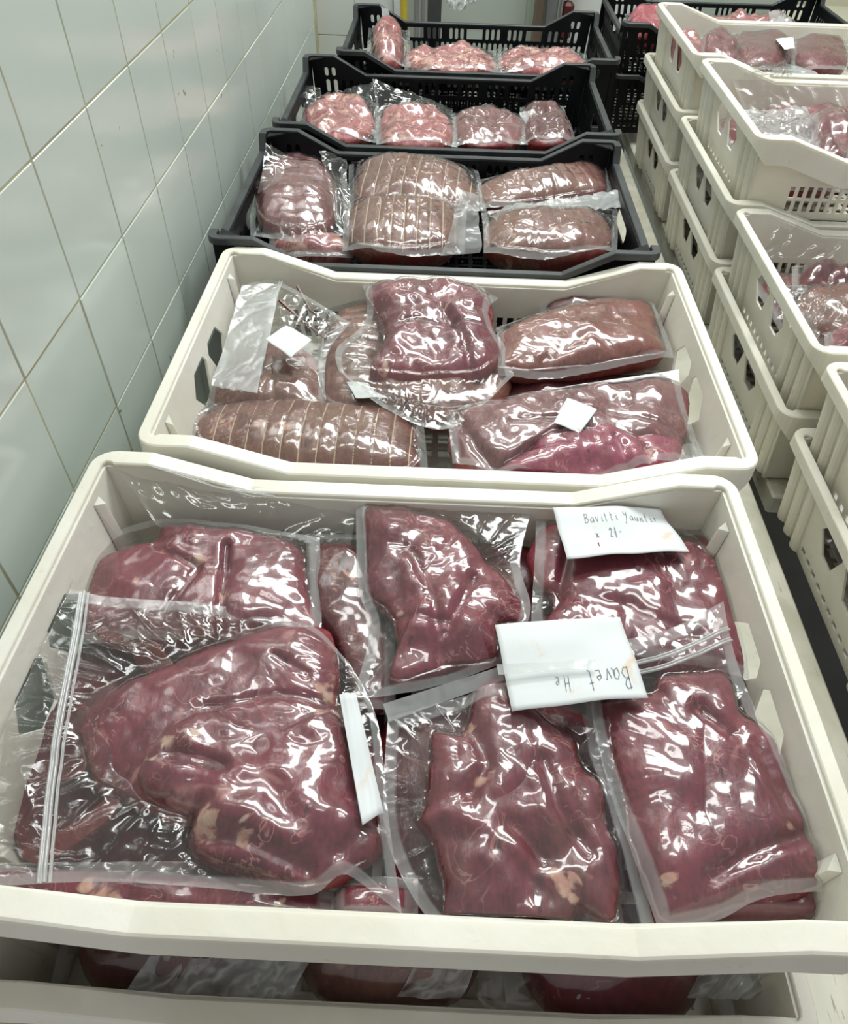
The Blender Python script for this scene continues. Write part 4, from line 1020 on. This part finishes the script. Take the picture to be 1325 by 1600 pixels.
for (c4, sd, lb, mt) in (([(476, 130, 1.66), (500, 136, 1.66), (512, 190, 1.56), (480, 196, 1.55)], 31, 'upright clear film at the left end of the middle black crate', FILM),
                         ([(582, 122, 1.62), (708, 168, 1.64), (712, 190, 1.56), (592, 186, 1.56)], 32, 'broad triangular clear film standing behind the marbled pack', FILM),
                         ([(500, 150, 1.66), (584, 124, 1.64), (592, 184, 1.58), (520, 172, 1.60)], 33, 'clear film sloping down left of the broad film triangle', FILM),
                         ([(702, 206, 1.49), (735, 190, 1.50), (820, 216, 1.47), (800, 232, 1.45)], 34, 'white film slip lying in front of the third pack', HAZY),
                         ([(544, 190, 1.50), (580, 192, 1.50), (586, 210, 1.46), (548, 210, 1.46)], 35, 'small white slip on the leftmost pink pack', HAZY),
                         ([(812, 172, 1.54), (836, 168, 1.55), (862, 226, 1.46), (838, 228, 1.45)], 36, 'white film strip over the rightmost dark pack', HAZY)):
    Q = [pty(*q) for q in c4]; fl = pack('loose_film', lb, G4f, np.mean(Q, 0), 'plastic film'); sheet(fl, Q, 40, 30, sd, .005, mt)
G5 = 'packs in the farthest black crate of the left row'
BOX[0] = (-.225, .341, 1.792, 2.160)
lump('marbled knob of meat standing at the left of the farthest black crate', G5, [(584, 92), (582, 68), (596, 50), (622, 54), (632, 75), (624, 100), (600, 104)], 1.100, .055, 111, PINK, fat=((600, 60, 10, .8),), bagpx=([(576, 44), (640, 48)], [(572, 100), (642, 106)]), B=.06)
lump('long pale fatty pack in the middle of the farthest black crate', G5, [(636, 104), (640, 88), (680, 80), (740, 82), (768, 92), (770, 112), (700, 116)], 1.092, .034, 112, PINK, fat=((660, 90, 14, .9), (720, 90, 16, .9), (745, 98, 12, .9)), bagpx=([(632, 78), (775, 80)], [(632, 114), (778, 116)]))
lump('pink ribbed pack at the right of the farthest black crate', G5, [(782, 108), (784, 90), (820, 84), (890, 86), (912, 98), (915, 114), (840, 118)], 1.092, .034, 113, PINK, bagpx=([(776, 84), (916, 84)], [(778, 116), (920, 116)]))
G5f = 'loose film in the farthest black crate'
for (c4, sd, lb, mt) in (([(596, 8, 2.12), (606, 14, 2.12), (612, 40, 2.02), (598, 40, 2.02)], 41, 'pointed film tip above the marbled knob of meat', HAZY),
                         ([(560, 76, 1.97), (590, 72, 1.97), (612, 104, 1.88), (584, 98, 1.88)], 42, 'milky film fan left of the marbled knob', HAZY),
                         ([(626, 52, 1.98), (636, 66, 1.98), (632, 104, 1.88), (610, 104, 1.88)], 43, 'milky film fan right of the marbled knob', HAZY),
                         ([(752, 82, 1.98), (794, 72, 1.98), (784, 100, 1.92), (756, 102, 1.92)], 44, 'clear film between the pale and pink packs of the farthest crate', FILM),
                         ([(720, 92, 1.92), (752, 96, 1.92), (760, 110, 1.87), (722, 112, 1.87)], 45, 'white film slip on the long pale pack', HAZY)):
    Q = [pty(*q) for q in c4]; fl = pack('loose_film', lb, G5f, np.mean(Q, 0), 'plastic film'); sheet(fl, Q, 30, 24, sd, .004, mt)
# black crate behind the white stacks
G6 = 'packs in the black crate behind the white stacks'
BOX[0] = (.420, .990, 2.086, 2.454)
lump('red pack at the left end of the black crate behind the white stacks', G6, [(980, 44), (985, 30), (1010, 24), (1050, 28), (1060, 48), (1040, 62), (1000, 60)], 1.10, .035, 121, mk_meat('rosy_meat', (.34, .03, .06), (.45, .10, .13), (.65, .4, .35), .6), bagpx=([(976, 22), (1062, 22)], [(976, 64), (1062, 64)]))
lump('pink pack row seen over the farthest white crate', G6, [(1090, 52), (1110, 38), (1200, 36), (1240, 44), (1240, 60), (1150, 64)], 1.092, .035, 122, PINK, bagpx=([(1080, 32), (1245, 34)], [(1080, 60), (1250, 64)]))
fl = pack('loose_film', 'crumpled white film heap at the back of the farthest white stack', None, pty(1215, 40, 2.2), 'plastic film')
sheet(fl, [pty(1205, 16, 2.25), pty(1228, 14, 2.25), pty(1250, 46, 2.10), pty(1190, 46, 2.10)], 40, 40, 51, .014, HAZY, freq=34)
sheet(fl, [pty(1192, 34, 2.2), pty(1222, 26, 2.2), pty(1246, 48, 2.08), pty(1186, 48, 2.08)], 40, 40, 52, .014, HAZY, freq=34)
fl = pack('hanging_bag', 'ragged white plastic bag hanging into view at the top edge', None, pty(710, -10, 2.5), 'plastic bag')
sheet(fl, [pty(672, -60, 2.5), pty(754, -60, 2.5), pty(742, 6, 2.5), pty(694, 6, 2.5)], 50, 50, 53, .016, HAZY, bulge=.03, freq=36)
sheet(fl, [pty(684, -40, 2.47), pty(748, -40, 2.47), pty(730, 16, 2.47), pty(704, 16, 2.47)], 50, 50, 54, .014, HAZY, bulge=.02, freq=40)

# ------------------------------------------------------------------ right-hand stacks contents
R1 = 'packs in the topmost crate of the farthest white stack'
BOX[0] = (.478, 1.03, 1.631, 1.985)
zR = 1.150
lump('small rosy pack at the left wall of the farthest white stack', R1, [(1052, 78), (1048, 62), (1075, 58), (1092, 70), (1096, 92), (1075, 92)], zR, .025, 131, PINK, bagpx=([(1046, 56), (1098, 56)], [(1046, 94), (1100, 94)]))
lump('crumpled rosy pack second from the left in the farthest white stack', R1, [(1098, 88), (1092, 68), (1120, 60), (1142, 66), (1150, 88), (1146, 104), (1110, 98)], zR, .028, 132, ROSE, bagpx=([(1090, 58), (1150, 58)], [(1092, 104), (1156, 108)]), wr=.006)
lump('big smooth greyish-rose pack in the farthest white stack', R1, [(1150, 92), (1148, 66), (1170, 60), (1215, 62), (1232, 76), (1232, 100), (1200, 108), (1165, 106)], zR, .030, 133, ROSE, bagpx=([(1138, 52), (1240, 56)], [(1140, 112), (1242, 112)]), lum=.15, wr=.004)
lump('greyish-rose pack with orange fat at the right of the farthest white stack', R1, [(1238, 96), (1240, 74), (1270, 66), (1310, 68), (1322, 86), (1318, 106), (1270, 110)], zR, .028, 134, ROSE, fat=((1245, 90, 10, 1.), (1250, 102, 10, .9)), bagpx=([(1234, 62), (1328, 62)], [(1234, 112), (1330, 112)]), lum=.2)
note('white note at the back of the farthest white stack', [(1212, 60), (1240, 58), (1242, 76), (1226, 78)], 1.18, bend=.001, seed=3)
for (c4, sd, lb) in (([(1126, 50, 1.93), (1134, 52, 1.93), (1150, 74, 1.84), (1132, 74, 1.84)], 61, 'white film spike between the rosy packs of the farthest white stack'),
                 ([(1160, 100, 1.72), (1230, 98, 1.72), (1310, 124, 1.62), (1190, 126, 1.63)], 62, 'milky film spread in front of the greyish-rose packs'),
                 ([(1312, 58, 1.9), (1335, 64, 1.9), (1335, 90, 1.8), (1318, 84, 1.82)], 63, 'white film curl at the right edge above the farthest white stack')):
    Q = [pty(*q) for q in c4]; fl = pack('loose_film', lb, 'loose film in the farthest white stack', np.mean(Q, 0), 'plastic film'); sheet(fl, Q, 36, 24, sd, .005, HAZY)
R2 = 'packs in the topmost crate of the second farthest white stack'
BOX[0] = (.478, 1.03, 1.213, 1.567)
lump('silvery wrinkled pack with glaring film on the second farthest white stack', R2, [(1180, 215), (1185, 190), (1220, 182), (1262, 184), (1268, 210), (1240, 226), (1200, 226)], 1.142, .028, 141, ROSE, bagpx=([(1160, 172), (1262, 176)], [(1176, 226), (1278, 226)]), wr=.007, film=HAZY)
lump('small rose pack under a folded film corner on the second farthest white stack', R2, [(1272, 240), (1265, 200), (1285, 186), (1315, 192), (1325, 225), (1318, 250), (1290, 258)], 1.145, .030, 142, ROSE, bagpx=([(1262, 180), (1328, 180)], [(1266, 262), (1332, 262)]), wr=.007)
lump('rose pack lying low at the front rim of the second farthest white stack', R2, [(1235, 238), (1250, 228), (1290, 236), (1300, 258), (1290, 268), (1255, 262)], 1.138, .022, 143, PINK, bagpx=([(1228, 226), (1300, 226)], [(1232, 270), (1306, 270)]), wr=.006)
lump('dark pack at the back of the second farthest white stack', R2, [(1180, 185), (1230, 176), (1340, 178), (1345, 200), (1200, 205)], 1.115, .025, 144, ROSE)
for (c4, sd, lb, mt) in (([(1240, 232, 1.26), (1275, 208, 1.33), (1290, 236, 1.25), (1250, 246, 1.22)], 64, 'bright folded film corner on the second farthest white stack', HAZY),
                     ([(1140, 116, 1.58), (1300, 116, 1.58), (1330, 180, 1.50), (1165, 176, 1.50)], 65, 'clear film draped down the inner back wall of the second farthest white stack', FILM),
                     ([(1300, 190, 1.40), (1335, 186, 1.40), (1335, 262, 1.24), (1285, 250, 1.27)], 66, 'milky film sheet at the right edge of the second farthest white stack', HAZY)):
    Q = [pty(*q) for q in c4]; fl = pack('loose_film', lb, 'loose film in the second farthest white stack', np.mean(Q, 0), 'plastic film'); sheet(fl, Q, 60, 40, sd, .0005 if mt is FILM else .006, FILMT if mt is FILM else mt)
R3 = 'packs in the topmost crate of the third white stack'
BOX[0] = (.478, 1.03, .803, 1.157)
lump('red-brown pack at the back of the third white stack', R3, [(1245, 440), (1262, 425), (1300, 420), (1345, 425), (1350, 460), (1290, 462), (1250, 456)], 1.035, .032, 151, DEEP, fat=((1290, 435, 10, .6),), bagpx=([(1236, 418), (1355, 415)], [(1236, 462), (1360, 466)]))
lump('brown pack under bright wrinkled film in the third white stack', R3, [(1262, 530), (1240, 500), (1248, 470), (1290, 458), (1350, 462), (1360, 520), (1320, 545)], 1.042, .034, 152, ROAST, bagpx=([(1200, 446), (1350, 452)], [(1268, 545), (1365, 550)]), wr=.007, lum=.3)
lump('plum pack at the front right of the third white stack', R3, [(1290, 545), (1296, 525), (1330, 518), (1380, 520), (1380, 565), (1310, 562)], 1.052, .034, 153, PLUM, bagpx=([(1284, 515), (1385, 512)], [(1286, 566), (1385, 566)]))
for (c4, sd, lb, mt) in (([(1214, 344, 1.165), (1345, 338, 1.165), (1345, 406, 1.13), (1190, 402, 1.13)], 67, 'broad greyish film hanging over the back wall inside the third white stack', FILM),
                     ([(1196, 440, 1.05), (1340, 446, 1.06), (1345, 480, .99), (1212, 500, .95)], 68, 'bright milky film sheet across the third white stack', FILM)):
    Q = [pty(*q) for q in c4]; fl = pack('loose_film', lb, 'loose film in the third white stack', np.mean(Q, 0), 'plastic film'); sheet(fl, Q, 60, 40, sd, .006, mt)
for (c4, sd, lb, z_) in (([(1170, 182), (1258, 176), (1270, 206), (1178, 214)], 71, 'crumpled silvery film lying over the wrinkled pack of the second farthest white stack', 1.178),
                         ([(1150, 96), (1232, 94), (1240, 116), (1165, 118)], 72, 'crumpled clear film along the front of the big greyish-rose pack', 1.178),
                         ([(1215, 452), (1330, 458), (1335, 500), (1236, 510)], 73, 'glossy crumpled film over the brown pack of the third white stack', 1.082)):
    Q = [pt(u, v, z_+random.uniform(-.006, .006)) for u, v in c4]; fl = pack('loose_film', lb, 'crumpled film on the right-hand stacks', np.mean(Q, 0), 'plastic film'); sheet(fl, Q, 80, 50, sd, .006, FILM, freq=40)
# unseen-by-name fill inside lower crates: dark packs glimpsed through the slots and gaps
BOX[0] = None
proto = None
def slab(loc, sx, sy, T, label, group, mat, rz=0):
    m = Meat([(600, 700), (660, 690), (720, 700), (735, 760), (715, 815), (655, 825), (600, 812), (588, 760)], 1.0, .02, .02, 4, random.randint(1, 99), .2)
    global proto
    if proto is None: proto = {}
    key = mat.name
    if key not in proto:
        root = empty('vacuum_pack', (m.c[0], m.c[1], .98)); m.build('meat', mat, root, 48, 12)
        bag(root, [m], [(580, 682), (742, 682)], [(572, 832), (750, 832)], (1.0,)*4, nu=40, nv=40, juice=.2, mat=FILMT)
        proto[key] = root; r = root
    else: r = copy_tree(proto[key])
    r.location = loc; r.scale = (sx, sy, T); r.rotation_euler = (0, 0, rz)
    tag(r, label, 'meat pack', group); return r
k = 0
for (x0, y0, zb, what) in ((-.319, .098, .862, 'crate under the nearest white crate'), ):
    for cx, ax in ((.125, 'left'), (.30, 'middle'), (.475, 'right')):
        for cy, ay in ((.094, 'front'), (.270, 'back')):
            slab((x0+cx, y0+cy, zb+.016), 1.42, 1.0, 2.2, 'pack at the %s %s inside the %s' % (ay, ax, what), 'packs in the '+what, (DEEP, PLUM, ROAST)[k % 3]); k += 1
for i, (u0, u1, z_) in enumerate(((230, 480, .985), (655, 745, .985), (930, 1010, .98), (1110, 1240, .98))):
    z_ -= .022; Q = [pt(u0, 1496, z_), pt(u1, 1500, z_), pt(u1-25, 1562, z_-.012), pt(u0-35, 1560, z_-.010)]
    fl = pack('loose_film', ('widest crumpled white film', 'small white film fold near the middle', 'narrow white film fold right of the middle', 'white film at the right corner')[i]+' in the gap under the nearest crate', 'loose film in the gap under the nearest crate', np.mean(Q, 0), 'plastic film'); sheet(fl, Q, 60, 30, 80+i, .008, HAZY, freq=34)
for st, y0, zs in RS:
    for i, z in enumerate(zs):
        for cx, ax in ((.128, 'left'), (.31, 'right')):
            for cy, ay in ((.120, 'front'), (.285, 'back')):
                slab((XR+cx, y0+cy, z+.008), 1.32, 1.0, 1.45 if i or st == 'S4' else 1.25, '%s %s pack inside the %s, %s' % (ay, ax, lev[len(zs)][i], short[st]), 'packs in the '+names[st], (DEEP, PLUM, DEEP, ROSE)[k % 4]); k += 1
